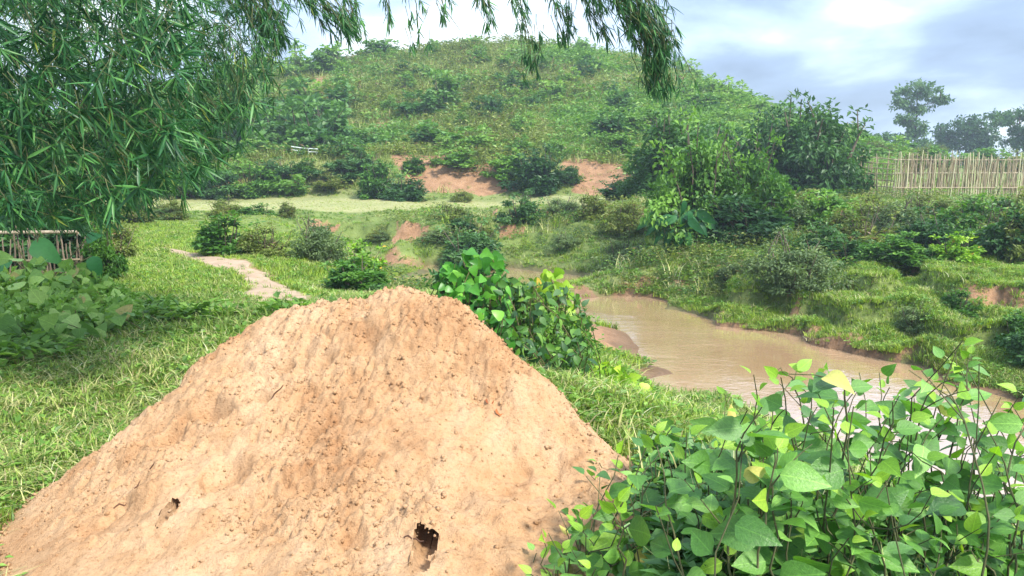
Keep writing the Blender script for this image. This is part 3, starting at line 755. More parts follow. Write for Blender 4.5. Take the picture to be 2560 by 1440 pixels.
def sample_polar(n, d0, d1, u0=-.82, u1=.82, power=1.0):
    u = rng.uniform(u0, u1, n); q = rng.random(n)
    l = math.log(d0) + (math.log(d1) - math.log(d0)) * q ** power
    d = np.exp(l); return u * d, d
gsrc = [tuft('tuft', np.random.default_rng(k), 26, .13, .10, .035, .75, M_grass) for k in range(4)] + \
       [tuft('tuft', np.random.default_rng(10 + k), 22, .10, .11, .04, .9, M_grassb) for k in range(3)] + \
       [tuft('tuft', np.random.default_rng(20 + k), 14, .16, .07, .05, 1.2, M_straw) for k in range(2)] + \
       [weed('weed', np.random.default_rng(30 + k), 30, .08, .05, .6, .05, M_weed) for k in range(3)]
x, y = sample_polar(150000, 1.8, 42, -1.15, 1.0, .85)
x2, y2 = sample_polar(36000, 9.5, 19, .12, .80, 1.0); x3, y3 = sample_polar(16000, 9.5, 24, -.5, -.05, 1.0)
x = np.concatenate([x, x2, x3]); y = np.concatenate([y, y2, y3])
bare = nearest_attr(x, y, BARE); z = ground_z(x, y)
lush = fbm(x * .8, y * .8, 51, 3)
keep = (z > WZ + .04) & (rng.random(len(x)) > bare * 1.1 - .08) & ~(HEAPM(x, y) & (heap_z(x, y) > ground_z(x, y) + .045 * rng.random(len(x)))) & (~inpoly(x, y, PATHPOLY) | (rng.random(len(x)) < .07))
stripm = (y > 30.0) & (y < 39.6) & (x < 6)
keep &= ~stripm | (rng.random(len(x)) < .75)
keep &= ~((y > 11.5) & (y < 21) & (x / y > -.19) & (x / y < -.05) & (rng.random(len(x)) < .75))
x, y, z, lush = x[keep], y[keep], z[keep], lush[keep]; stripm = stripm[keep]
n = len(x)
q = rng.random(n)
leftnear = (x < -1) & (y < 7)
bright_turf = ((y > 10.5) & (y < 26) & (x < -1.2)) | ((x > 3) & (y > 11) & (y < 17)) | ((x > .5) & (x < 2) & (y > 5))  # stretches of field and bank with more bright lime tufts
pk = np.where(q < .50, rng.integers(0, 4, n), np.where(q < .70, rng.integers(4, 7, n), np.where(q < .82, rng.integers(7, 9, n), rng.integers(9, 12, n))))
pk = np.where(leftnear & (rng.random(n) < .14), rng.integers(7, 9, n), pk)
pk = np.where(bright_turf & (rng.random(n) < .62), rng.integers(4, 7, n), pk)
pk = np.where(stripm, np.where(rng.random(n) < .5, rng.integers(4, 7, n), rng.integers(7, 9, n)), pk)
sc_ = (.55 + .75 * rng.random(n)) * (1 + .35 * lush) * np.clip(.75 + .055 * y, .8, 1.25)
sc_ *= np.where(stripm, .4, 1) * np.where((y > 9) & (y < 26) & (x < -1), .7, 1) * np.where((y > 26) & (y < 31), .7, 1) * np.where((x > 2.5) & (y > 10) & (y < 18), .7, 1)
sc_ = np.where((pk >= 9) & (lush > .30) & (x < -1.5) & (y < 12) & (segdist(x, y, PATH) > 1.2), sc_ * 1.7, sc_)
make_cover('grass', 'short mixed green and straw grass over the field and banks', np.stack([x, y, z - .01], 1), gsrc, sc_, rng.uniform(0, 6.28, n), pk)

# ------------------------------------------------------------------ cover of the hillside (uncountable low scrub)
hsrc = [weed('scrub', np.random.default_rng(60 + k), 60, .55, .22, .5, .34, M_hill) for k in range(4)] + \
       [tuft('scrub', np.random.default_rng(70 + k), 30, .55, .06, .22, .8, leaf_mat('hill_grass_%d' % k, (.11, .15, .055), (.17, .21, .080), (.26, .28, .13), odd=(.30, .21, .13), oddp=.12, transl=.25, rough=.6), 2) for k in range(3)] + \
       [weed('scrub', np.random.default_rng(80 + k), 50, .5, .20, .4, .3, M_olive) for k in range(2)]
x, y = sample_polar(30000, 40.3, 84, -.85, .50, 1.0)
bare = nearest_attr(x, y, BARE); keep = (rng.random(len(x)) > bare * .92) & (rng.random(len(x)) < .85)
keep &= ~((y < 42) & (rng.random(len(x)) < .5))
x, y = x[keep], y[keep]; z = ground_z(x, y); n = len(x)
pat = fbm(x * .11, y * .11, 77, 3) + .35 * rng.normal(size=n)
pk = np.where(pat > .38, rng.integers(0, 4, n), np.where(pat > -.35, rng.integers(4, 7, n), rng.integers(7, 9, n)))
make_cover('hill_scrub', 'low grass and scrub covering the hillside', np.stack([x, y, z - .05], 1), hsrc, (.5 + 1.3 * rng.random(n) ** 2.2) * np.clip(y / 55, .7, 1.2), rng.uniform(0, 6.28, n), pk)

# ------------------------------------------------------------------ shrubs one can tell apart
ORDN = ['first', 'second', 'third', 'fourth', 'fifth', 'sixth', 'seventh', 'eighth', 'ninth', 'tenth', 'eleventh', 'twelfth', 'thirteenth', 'fourteenth', 'fifteenth', 'sixteenth', 'seventeenth', 'eighteenth', 'nineteenth', 'twentieth']
ORDN += ['twenty-' + k for k in ORDN[:9]] + ['thirtieth'] + ['thirty-' + k for k in ORDN[:9]]
LOOK = dict(broad='leafy green', dark='dark green', grey='greyish', olive='olive green', lime='lime green', hill='mid green', hilld='dark', upright='dark pointed')
B = bushpx
# edge of the field, left of and behind the sand heap
B('bush', 'leafy green bush with a drying foot at the field edge, right of the far path', 'bush', 570, 632, 15.8, 150, 100, 'broad')
B('bush', 'low drooping green bush touching the right side of the leafy field-edge bush', 'bush', 665, 642, 15.2, 130, 72, 'olive')
B('bush', 'greyish bush with bare whitish stems over a hollow, behind the heap', 'bush', 790, 655, 15.2, 140, 118, 'grey')
B('bush', 'bright green bush with one yellow leaf, right of the greyish hollow bush', 'bush', 895, 640, 15.8, 120, 105, 'lime')
B('bush', 'dark low bush just above the left shoulder of the sand heap', 'bush', 890, 722, 12.2, 165, 100, 'broad')
B('bush', 'dark spreading bush directly behind the top of the sand heap', 'bush', 940, 730, 12.0, 70, 40, 'dark')
B('bush', 'small dark weed clump on the lawn beside the left fence', 'bush', 305, 612, 17.0, 46, 22, 'broad')
# on the terrace's edge over the stream
B('bush', 'dark bush on the stream bank above the bright creeper', 'bush', 1170, 640, 24.5, 150, 120, 'dark')
B('bush', 'round dark bush on the terrace edge, left of two paler ones', 'bush', 1305, 590, 27.5, 100, 78, 'dark')
B('bush', 'pale green bush on the terrace edge beside an earth scar', 'bush', 1408, 570, 27.8, 100, 66, 'grey')
B('bush', 'light green bush at the head of the gully scar', 'bush', 1485, 592, 26.5, 100, 74, 'olive')
B('bush', 'low grey bush on the slope under the terrace scar', 'bush', 1410, 636, 24.5, 90, 50, 'grey')
B('bush', 'yellowish bush left of the large-leaved bush', 'bush', 1570, 600, 24.5, 110, 90, 'olive')
B('bush', 'dull grey-brown bush at the left foot of the large-leaved bush', 'bush', 1560, 655, 21.8, 110, 90, 'grey')
# the big thicket on the right
B('bush', 'tall glossy bush of the thicket, standing over the large dark-green leaves', 'bush', 1735, 662, 22.0, 330, 310, 'thicket', depth=2.6)
B('bush', 'bushy right shoulder of the thicket over the stream bank', 'bush', 1880, 662, 21.8, 230, 270, 'thicket', depth=2.0)
B('bush', 'dark lower skirt of the thicket with reddish twigs', 'bush', 1835, 675, 20.8, 250, 130, 'dark', depth=1.7)
B('bush', 'light green tree-like bush behind the thicket at the hill foot', 'bush', 1690, 510, 32.5, 240, 230, 'thicket')
B('bush', 'young yellow-green bush left of the light tree-like bush', 'bush', 1620, 505, 34.0, 130, 120, 'thicket')
B('bush', 'low dark bush at the right end of the orange cut bank', 'bush', 1560, 502, 35.5, 130, 55, 'dark')
B('bush', 'tall dark bush with pointed shoots next to the stake fence', 'bush', 2040, 498, 32.4, 250, 255, 'upright')
B('bush', 'dark bush filling the gap left of the tall pointed bush', 'bush', 1920, 498, 32.8, 230, 215, 'upright')
B('bush', 'dark bush leaning against the left end of the stake fence', 'bush', 2085, 492, 32.2, 80, 85, 'dark')
B('bush', 'middle dark bush between the thicket and the tall pointed bush', 'bush', 1840, 480, 35, 120, 120, 'dark')
B('bush', 'round grey-green bush standing alone on the right bank', 'bush', 1975, 738, 15.6, 200, 148, 'grey')
B('bush', 'small soft weed bush left of the lone round bush', 'bush', 1830, 690, 17.2, 90, 60, 'grey')
# band of bushes along the right bank
BAND = [(1960, 600, 22, 140, 95, 'grey'), (2060, 610, 21.5, 150, 100, 'broad'), (2150, 640, 19.5, 160, 110, 'olive'), (2240, 625, 20.5, 150, 105, 'grey'), (2330, 660, 18.2, 150, 115, 'dark'), (2420, 650, 18.5, 150, 125, 'broad'),
        (2500, 680, 16.8, 160, 140, 'dark'), (2575, 690, 16.4, 150, 160, 'olive'), (2120, 668, 18, 130, 80, 'dark'), (2240, 690, 16.8, 140, 75, 'broad'), (2390, 690, 16.4, 110, 75, 'lime'), (2050, 650, 19, 110, 80, 'dark'), (2300, 590, 22.5, 130, 70, 'olive'), (2460, 590, 22, 150, 80, 'grey'), (2180, 575, 23.5, 120, 62, 'olive'), (2000, 560, 25, 130, 55, 'olive'), (2560, 600, 21, 150, 90, 'olive')]
for k, q in enumerate(sorted(BAND)):
    B('bush', '%s bush, %s from the left in the dense band below the stake fence' % (LOOK[q[5]], ORDN[k]), 'bush', *q, group='bushes in the band on the right bank')
for k, q in enumerate(((2290, 795, 12.9, 90, 75, 'grey'), (2400, 775, 13.2, 90, 60, 'broad'), (2560, 860, 11.6, 110, 110, 'broad'), (2600, 960, 10.8, 150, 150, 'dark'))):
    B('bush', '%s shrub, %s from the left on the turf steps of the right bank' % (LOOK[q[5]], ORDN[k]), 'bush', *q, group='small shrubs on the turf steps')
# foot of the hill
TOE = [('lush green bush in front of the left end of the orange cut', 940, 495, 39, 90, 95, 'broad'), ('dark low bush at the right of the lush one before the orange cut', 1010, 500, 38.5, 110, 60, 'dark'),
       ('large round bush between the two orange cuts', 1345, 478, 40.2, 140, 105, 'dark'), ('bush at the left of the large round one, above the first orange cut', 1275, 440, 41.5, 100, 65, 'broad'), ('tiny tuft of shrub on the pale strip below the first orange cut', 1155, 497, 38.8, 60, 30, 'olive'),
       ('rounded shrub overhanging the middle of the first orange cut', 1140, 425, 42.6, 110, 42, 'hill'), ('shrub above the second orange cut', 1540, 400, 44, 100, 50, 'hill'), ('small shrub left of the second orange cut', 1425, 455, 41, 60, 45, 'dark'),
       ('shrub in the middle of the orange cut slope', 1035, 425, 42, 55, 40, 'broad')]
for l, *q in TOE: B('bush', l, 'bush', *q)
for k, q in enumerate(sorted(((480, 492, 40, 100, 70, 'broad'), (560, 492, 40, 110, 75, 'dark'), (640, 485, 40.3, 100, 75, 'broad'), (520, 455, 42, 90, 50, 'hill'), (690, 455, 41.5, 90, 60, 'dark'), (765, 442, 41.8, 70, 45, 'broad'), (850, 455, 41.3, 100, 55, 'dark'), (820, 475, 40.6, 90, 42, 'olive'), (730, 480, 40.4, 90, 45, 'hill'), (610, 440, 42.5, 80, 45, 'hill'), (900, 440, 42, 70, 50, 'dark'), (420, 480, 40.5, 120, 65, 'hill'), (370, 470, 41, 110, 75, 'broad')))):
    B('bush', '%s bush, %s from the left on the low earth bank at the hill foot' % (LOOK[q[5]], ORDN[k]), 'bush', *q, group='bushes on the earth bank at the hill foot')
rg = np.random.default_rng(5)
SLOPE = []
for k in range(26):
    px = rg.uniform(330, 1560); py = rg.uniform(545, 585); d = 27.8 - (py - 545) / 40 * 2.0
    q = (px, py + 10, d, rg.uniform(45, 100), rg.uniform(28, 55), str(rg.choice(['olive', 'grey', 'broad', 'dark', 'olive'])))
    if not 1240 < px < 1540: SLOPE.append(q)
for k, q in enumerate(sorted(SLOPE)):
    B('bush', 'small %s shrub, %s from the left on the slope below the pale strip' % (LOOK[q[5]], ORDN[k]), 'bush', *q, group='small shrubs below the pale strip')
# shrubs of the hillside
BIG = [('tall dark shrub in the thick growth on the left flank of the hill', 800, 300, 60, 150, 90, 'hilld'), ('dark glossy shrub beside the taller one on the left flank', 720, 330, 57, 140, 80, 'hilld'), ('pointed shrub near the centre of the hill, above a dark hollow', 1110, 265, 59, 110, 95, 'hill'),
       ('dark shrub at the centre of the hill', 1060, 300, 57, 110, 65, 'hilld'), ('arched dark shrub above the earth bank', 945, 378, 50, 100, 58, 'hilld'), ('wide dark shrub above the first orange cut', 1090, 392, 47, 140, 62, 'hilld'), ('narrow upright shrub right of the hill centre', 1235, 312, 56, 45, 60, 'hilld')]
for l, *q in BIG: B('bush', l, 'bush', *q)
CAND = []
for k in range(900):
    if len(CAND) >= 210: break
    px = rg.uniform(330, 2150); d = math.exp(rg.uniform(math.log(43.5), math.log(79))); p = at(px, 400, d)
    dens = 1.0 if px < 900 else .62
    if rg.random() > dens or p.x / p.y > .46: continue
    if float(bare_mask(np.array([p.x]), np.array([p.y]), np.array([1.]), np.array([.2]))[0]) > .5: continue
    big = rg.random() ** 2.2
    w_ = (1.3 + 2.4 * big) * (1.3 if px < 900 else .9); h_ = w_ * rg.uniform(.45, .85)
    CAND.append((d, px, p.x, p.y, w_, h_, 'hilld' if rg.random() < (.5 if px < 900 else .3) else 'hill'))
CAND.sort(); rows_ = [CAND[k:k + 15] for k in range(0, len(CAND), 15)]
for i, row in enumerate(rows_):
    for j, (d, px, x, y, w_, h_, kd) in enumerate(sorted(row, key=lambda q: q[1])):
        sz = 'large' if w_ > 2.7 else ('small' if w_ < 1.5 else 'middling')
        bush('bush', '%s %s shrub, %s from the left in the %s row up the hillside' % (sz, LOOK[kd], ORDN[j], ORDN[i]), 'bush', x, y, w_, h_, kd, 'shrubs scattered over the hillside')
CR = []
for px, py, d in CREST[3:]:
    for j in range(2):
        CR.append((px + rg.uniform(-60, 60), py, d - rg.uniform(0, 2), rg.uniform(1.0, 2.0), rg.uniform(.5, 1.0)))
for k, (px, py, d, w_, hh) in enumerate(sorted(CR)):
    q = at(px, py, d)
    bush('bush', 'small shrub, %s from the left along the skyline of the hill' % ORDN[k], 'bush', q.x, q.y, w_, w_ * hh, 'hill', 'skyline shrubs of the hill')
bushpx('bush', 'rounded tree-like shrub highest on the left part of the hill skyline', 'bush', 945, 135, 79.5, 90, 46, 'hill')
bushpx('bush', 'thin leaning shrub on the hill skyline under the bamboo tips', 'bush', 815, 160, 79, 55, 40, 'upright')

# tangled weeds that join the bushes of the banks
x, y = sample_polar(5200, 11.5, 31, -.35, .80, .9); pat = fbm(x * .35, y * .35, 88, 3); z = ground_z(x, y)
keep = (z > WZ + .12) & ((np.minimum(segdist(x, y, SHORE_LINES[0]), segdist(x, y, SHORE_LINES[1])) > 1.1) | (x > 2.5)) & (pat + .25 * rng.normal(size=len(x)) > -.02) & (((x > 4) & (y > 16.5)) | ((x < 4) & (y > 15.5) & (z < .15) & (x > -4.2)))
x, y, z = x[keep], y[keep], z[keep]; n = len(x)
wsrc = [weed('weed', np.random.default_rng(160 + k), 70, .42, .10, w_, .22, M_) for k, (w_, M_) in enumerate(((.5, M_broad), (.3, M_grey), (.45, M_olive), (.5, M_dark), (.3, M_olive)))] + [tuft('tuft', np.random.default_rng(170 + k), 26, .5, .045, .10, .7, M_grassb if k else M_straw) for k in range(2)]
make_cover('bank_weeds', 'tangled weeds and tall grass between the bushes of the banks', np.stack([x, y, z - .03], 1), wsrc, rng.uniform(.4, 1.15, n), rng.uniform(0, 6.28, n), rng.integers(0, 7, n))

# ------------------------------------------------------------------ the large-leaved plant on the right bank
def leaf_mesh(name, w, rows, fold, droop, prof, M, v, wave=0.0):
    V, Fc = blade(w, rows, fold, droop, prof, wave)
    return fastmesh(name, V, Fc, M, {'v': np.full(len(V), v)})
def leaf_set(name, M, w, rows, prof, n=4, fold=.22, droop=.18, r=rng, vs=(0, 1), wave=0.0):
    return [leaf_mesh(name, w * r.uniform(.88, 1.15), rows, fold * r.uniform(.4, 1.5), droop * r.uniform(-.2, 2.0), prof, M, r.uniform(*vs), wave) for _ in range(n)]
def put_leaf(me, parent, P, D, Nn, s):
    R = frames(np.array([D], float), np.array([Nn], float))[0]
    M4 = Matrix([[*R[0], P[0]], [*R[1], P[1]], [*R[2], P[2]], [0, 0, 0, 1]]) @ Matrix.Scale(s, 4)
    o = bpy.data.objects.new('leaf', me); COL.objects.link(o); o.parent = parent; o.matrix_local = M4
    return o
M_taro = leaf_mat('leaf_glossy_bluegreen', (.008, .045, .016), (.014, .070, .026), (.040, .120, .042), rough=.42, transl=.2)
M_yellow = leaf_mat('leaf_yellow', (.45, .28, .02), (.55, .36, .03), (.62, .45, .08))
p0 = at(1700, 670, 20.6)
tp = thing('large_leaved_plant', 'plant with large glossy blue-green hanging leaves at the thicket foot', 'plant', (p0.x, p0.y, gz(p0.x, p0.y)))
ts = leaf_set('large_leaf', M_taro, .40, 8, lance, 5, .25, .25, wave=.008)
rg2 = np.random.default_rng(3); paths = []
cen = np.array(at(1700, 530, 20.6)) - np.array(tp.location)
for k in range(38):
    a = rad(rg2.uniform(185, 355)); q = cen + np.array((math.cos(a) * rg2.uniform(0, .75), -rg2.uniform(0, .5), math.sin(a) * rg2.uniform(-.35, .65)))
    q[2] = max(q[2], .3)
    D = np.array((math.cos(a) * .8, -.30 + rg2.normal(0, .15), math.sin(a) - .25))
    put_leaf(ts[k % 5], tp, q, D, (rg2.normal(0, .35), -1, .55 + rg2.normal(0, .3)), rg2.uniform(.40, .68))
    paths.append(stick_path((rg2.normal(0, .2), rg2.normal(0, .1), -.1), q, 6, .15, rg2))
tv, tf = tube(paths, [np.linspace(.02, .007, 6)] * len(paths), 5); obj('stems', fastmesh('stems', tv, tf, M_stemg), tp)
yl = put_leaf(leaf_mesh('large_leaf', .5, 6, .3, .3, ovate, M_yellow, .5), tp, np.array(at(1650, 668, 19.8)) - np.array(tp.location), (.6, -.4, .35), (0, -1, .6), .30)
yl['label'] = 'withered orange-yellow leaf'

# ------------------------------------------------------------------ fences
M_cane = plain_mat('dry_cane', [(.2, (.24, .18, .12)), (.5, (.46, .38, .27)), (.8, (.62, .55, .42))], 5, .8, .3, (6, 6, 1))
M_caneg = plain_mat('yellow_cane', [(.2, (.42, .39, .22)), (.5, (.58, .55, .34)), (.8, (.70, .68, .47))], 5, .7, .3, (6, 6, 1))
M_brush = plain_mat('grey_brown_brush', [(.2, (.19, .15, .09)), (.5, (.36, .295, .19)), (.8, (.48, .41, .29))], 7, .9, .3, (6, 6, 1))
def cane(name, h, r0, M, r, node=.0, seg=6):
    n = 7; z = np.linspace(0, h, n); P = np.stack([r.normal(0, .006 * h, n).cumsum(), r.normal(0, .006 * h, n).cumsum(), z], 1)
    V, Fc = tube([P], [np.linspace(r0, r0 * .7, n) * (1 + node * (np.arange(n) % 2))], seg)
    return fastmesh(name, V, Fc, M)
fr = np.random.default_rng(12)
A = at(2235, 500, 31.2); E = at(2760, 497, 31.6)
fence = thing('stake_fence', 'tall fence of upright pale canes on the terrace at the right edge', 'fence', (A.x, A.y, gz(A.x, A.y)))
L0 = np.array(fence.location)
stk = [cane('stake', 1.9, .019, M_caneg, fr, .1) for _ in range(4)] + [cane('stake', 1.75, .016, M_cane, fr, .1) for _ in range(4)]
brs = [cane('brush_stick', 1.5, .020, M_brush, fr, 0, 5) for _ in range(5)]
nst = 84
for k in range(nst):
    s = (k + fr.uniform(-.3, .3)) / (nst - 1); x = A.x + (E.x - A.x) * s; y = A.y + (E.y - A.y) * s + fr.normal(0, .02)
    o = obj('stake', stk[int(fr.integers(0, 8))], fence, np.array((x, y, gz(x, y) - .12)) - L0, (fr.normal(0, .03), fr.normal(0, .045), fr.uniform(0, 6)), fr.uniform(.88, 1.06))
for k in range(290):
    s = fr.random(); x = A.x + (E.x - A.x) * s; y = A.y + (E.y - A.y) * s + .07 + fr.normal(0, .02)
    obj('brush_stick', brs[int(fr.integers(0, 5))], fence, np.array((x, y, gz(x, y) + .05 + .32 * fr.random())) - L0, (fr.normal(0, .04), fr.normal(0, .10), fr.uniform(0, 6)), fr.uniform(.8, 1.02))
for zr, off in ((.45, -.03), (1.02, .035), (1.55, .035)):
    a = np.array((A.x - .1, A.y + off, gz(A.x, A.y) + zr)) - L0; b_ = np.array((E.x, E.y + off, gz(E.x, E.y) + zr + fr.normal(0, .05))) - L0
    V, Fc = tube([stick_path(a, b_, 14, .004, fr)], [np.full(14, .016)], 6); obj('rail', fastmesh('rail', V, Fc, M_cane), fence)
C2 = at(2100, 490, 34.5)
f2 = thing('pole_fence', 'grey pole fence panel running back behind the tall dark bush', 'fence', (C2.x, C2.y, gz(C2.x, C2.y)))
L1 = np.array(f2.location)
for k in range(7):
    a = np.array((C2.x, C2.y, gz(C2.x, C2.y) + .25 + k * .24)) - L1; b_ = np.array((A.x, A.y + .1, gz(A.x, A.y) + .25 + k * .23 + fr.normal(0, .04))) - L1
    V, Fc = tube([stick_path(a, b_, 8, .012, fr)], [np.full(8, .02)], 6); obj('rail', fastmesh('rail', V, Fc, M_brush), f2)
for k in range(30):
    s = (k + fr.uniform(-.3, .3)) / 29; x = C2.x + (A.x - C2.x) * s; y = C2.y + (A.y - C2.y) * s
    obj('stake', stk[4 + int(fr.integers(0, 4))] if k % 3 == 0 else brs[int(fr.integers(0, 5))], f2, np.array((x, y, gz(x, y) - .05)) - L1, (fr.normal(0, .04), fr.normal(0, .06), 0), fr.uniform(.95, 1.2))
# the low fence on the left
A = at(-60, 668, 12.4); E = at(222, 664, 12.6)
f3 = thing('stick_fence', 'low weathered stick fence with a pale top pole at the left edge', 'fence', (A.x, A.y, gz(A.x, A.y)))
L2 = np.array(f3.location)
M_old = plain_mat('weathered_stick', [(.2, (.10, .08, .06)), (.5, (.22, .17, .12)), (.8, (.36, .29, .21))], 6, .9, .3, (6, 6, 1))
st3 = [cane('stake', .80, .015, M_old, fr, .05) for _ in range(4)] + [cane('stake', .62, .013, M_old, fr, 0) for _ in range(3)]
for k in range(34):
    s = (k + fr.uniform(-.35, .35)) / 33; x = A.x + (E.x - A.x) * s; y = A.y + (E.y - A.y) * s + fr.normal(0, .02)
    obj('stake', st3[int(fr.integers(0, 4)) if fr.random() < .35 else 4 + int(fr.integers(0, 3))], f3, np.array((x, y, gz(x, y) - .06)) - L2, (fr.normal(0, .05), fr.normal(0, .07), fr.uniform(0, 6)), fr.uniform(.9, 1.15))
zt = at(100, 581, 12.45).z
for dz, M_ in ((0, M_cane), (-.45, M_brush)):
    V, Fc = tube([stick_path(np.array((A.x - .3, A.y - .05, zt + dz)) - L2, np.array((E.x - .1, E.y - .05, zt + dz)) - L2, 8, .008, fr)], [np.full(8, .030 if dz == 0 else .018)], 7)
    obj('rail', fastmesh('rail', V, Fc, M_), f3)
# little railing at the foot of the hill
M_pale = plain_mat('pale_painted_wood', [(.3, (.5, .55, .52)), (.7, (.72, .76, .74))], 4, .7, .1)
M_rust = plain_mat('brown_post', [(.3, (.22, .12, .05)), (.7, (.36, .21, .09))], 4, .8, .2)
q0 = at(730, 398, 44.3); f4 = thing('small_railing', 'small pale railing with a brown post on the ledge at the hill foot', 'railing', (q0.x, q0.y, gz(q0.x, q0.y)))
obj('post', cane('post', .75, .06, M_rust, fr, 0, 6), f4, (0, 0, -.1))
for k, zr in enumerate((.58, .40)):
    V, Fc = tube([np.array([(0, -.05, zr), (.7, -.06, zr - .10), (1.5, -.06, zr - .14)])], [np.full(3, .03)], 6); obj('rail', fastmesh('rail', V, Fc, M_pale), f4)
for k in range(3): obj('baluster', cane('baluster', .55, .025, M_pale, fr, 0, 5), f4, (.5 + .45 * k, -.05, -.08))

# ------------------------------------------------------------------ far trees
M_far = leaf_mat('leaf_far_tree', (.020, .050, .026), (.040, .085, .040), (.085, .140, .062))
def tree(label, px, py, d, hpx, blobs, seed, leaf=.42, group=None):
    """blobs: (dx px, height px above base, rx px, rz px, share) in picture pixels, turned to metres at d"""
    r = np.random.default_rng(seed); p = at(px, py, d); s = d / F; H = hpx * s
    T = thing('tree', label, 'tree', (p.x, p.y, gz(p.x, p.y) - .2), 0, group)
    gz0 = T.location.z; off = p.z - gz0
    C = []; ends = []
    for dx_, hz_, rx, rz_, nb in blobs:
        c0 = np.array((dx_ * s, r.normal(0, rx * s * .3), hz_ * s + off)); ends.append(c0 - (0, 0, rz_ * s * .4))
        dirs = unit(r.normal(size=(nb, 3))) * r.random((nb, 1)) ** .5
        C.append(c0 + dirs * np.array((rx * s, rx * s, rz_ * s)))
    C = np.concatenate(C)
    V, Fc, v = foliage_cloud(r, C, 34, r.uniform(.35, .75, len(C)) * d / 100, leaf * d / 100, .6, outward=.4)
    obj('crown', fastmesh('crown', V, Fc, M_far, {'v': v}, smooth=False), T)
    top = max(b[1] for b in blobs); tb = [b for b in blobs if b[1] == top][0]
    tp_ = np.array((tb[0] * s, 0, top * s + off - .3))
    V, Fc = tube([stick_path((0, 0, -.3), tp_, 9, .03, r)], [np.linspace(.20, .05, 9) * d / 100], 7); obj('trunk', fastmesh('trunk', V, Fc, M_bark), T)
    paths = []
    for e_ in ends:
        zb = max(.3 * e_[2], min(e_[2] - .8, tp_[2] * .9)); paths.append(stick_path((tp_[0] * zb / tp_[2], 0, zb), e_, 5, .1, r))
    for c in C[r.random(len(C)) < .5]:
        e_ = ends[int(np.argmin([np.linalg.norm(c - q) for q in ends]))]; paths.append(stick_path(e_, c, 4, .1, r))
    V, Fc = tube(paths, [np.linspace(.09, .025, len(P)) * d / 100 for P in paths], 5); obj('limbs', fastmesh('limbs', V, Fc, M_bark), T)
    return T
tree('tall slender tree with a layered flat top behind the stake fence', 2280, 440, 100, 230,
     [(-2, 205, 52, 20, 34), (-45, 178, 26, 10, 12), (50, 182, 22, 9, 10), (-30, 138, 30, 12, 12), (8, 160, 30, 12, 10), (0, 112, 30, 22, 22), (-45, 92, 34, 12, 12), (-5, 70, 42, 24, 30), (35, 78, 16, 12, 7)], 1)
tree('broad rounded tree behind the middle of the stake fence', 2410, 440, 104, 150,
     [(0, 120, 62, 24, 46), (-48, 98, 34, 20, 22), (48, 92, 34, 26, 26), (8, 84, 50, 22, 30), (30, 62, 36, 16, 16)], 2)
tree('umbrella shaped tree at the right edge behind the stake fence', 2535, 440, 96, 165,
     [(0, 148, 62, 13, 34), (-40, 132, 26, 9, 12), (20, 112, 50, 16, 26), (-15, 88, 30, 14, 14), (30, 76, 42, 20, 24)], 3)
tree('thin low tree left of the tall slender tree', 2195, 435, 98, 100, [(0, 86, 30, 8, 12), (-25, 76, 24, 7, 8), (22, 66, 24, 9, 10), (0, 48, 40, 14, 16)], 4)
tree('pale small tree between the tall slender and the rounded tree', 2345, 440, 110, 100, [(0, 76, 30, 14, 18), (-12, 50, 36, 14, 18)], 5)
tree('tree partly outside the right edge, beyond the umbrella shaped one', 2620, 440, 92, 190, [(0, 150, 60, 30, 40), (10, 90, 50, 30, 30)], 6)
fr2 = np.random.default_rng(8)
for k in range(16):
    px = 2120 + k * 33 + fr2.uniform(-10, 10); d = fr2.uniform(48, 70)
    B('bush', 'low dull bush, %s from the left over the top of the stake fence' % ORDN[k], 'bush', px, 440, d, fr2.uniform(70, 120), fr2.uniform(42, 66), str(fr2.choice(['hill', 'olive', 'hilld'])), group='bushes beyond the stake fence')

# ------------------------------------------------------------------ bamboo overhead and on the left
M_bam = leaf_mat('bamboo_leaf', (.007, .036, .017), (.018, .068, .027), (.055, .140, .040), odd=(.20, .26, .04), oddp=.012, rough=.42, transl=.22, tint=(.55, 1.05, .95))
M_culm = plain_mat('bamboo_culm', [(.2, (.05, .07, .03)), (.55, (.10, .12, .045)), (.8, (.17, .16, .07))], 4, .5, .1, (4, 4, 1))
bt_v, bt_f = blade(.088, 4, .35, .10, lance)
bt = np.array([(f[0], f[1], f[2]) for f in bt_f] + [(f[0], f[2], f[3]) for f in bt_f])
br = np.random.default_rng(21)
bam = thing('bamboo', 'bamboo with long drooping leaf sprays filling the upper left and hanging along the top', 'bamboo', (-8.8, 9.0, gz(-8.8, 9.0)))
BL = np.array(bam.location)
LP, LD, LN, LS = [], [], [], []; twigs, twr = [], []
def spray(tip, along, n, ln, spread=.95, droop=.28):
    """a twig ending at tip, coming from the direction opposite to along, with a fan of leaves"""
    along = np.asarray(along, float); along /= np.linalg.norm(along)
    Lt = br.uniform(.10, .24); st = tip - along * Lt
    tw = stick_path(st - (0, 0, .0), tip, 4, .08, br); twigs.append(tw); twr.append(np.linspace(.0035, .0012, 4))
    for k in range(n):
        s = .72 + .28 * (k + br.random()) / n
        P = st + (tip - st) * s
        D = along + br.normal(size=3) * spread * (.55 if k > n - 3 else .9); D[2] -= droop * br.uniform(.3, 1.2)
        LP.append(P); LD.append(D); LN.append(np.array((0, 0, 1.)) + br.normal(size=3) * .8); LS.append(ln * br.uniform(.55, 1.15))
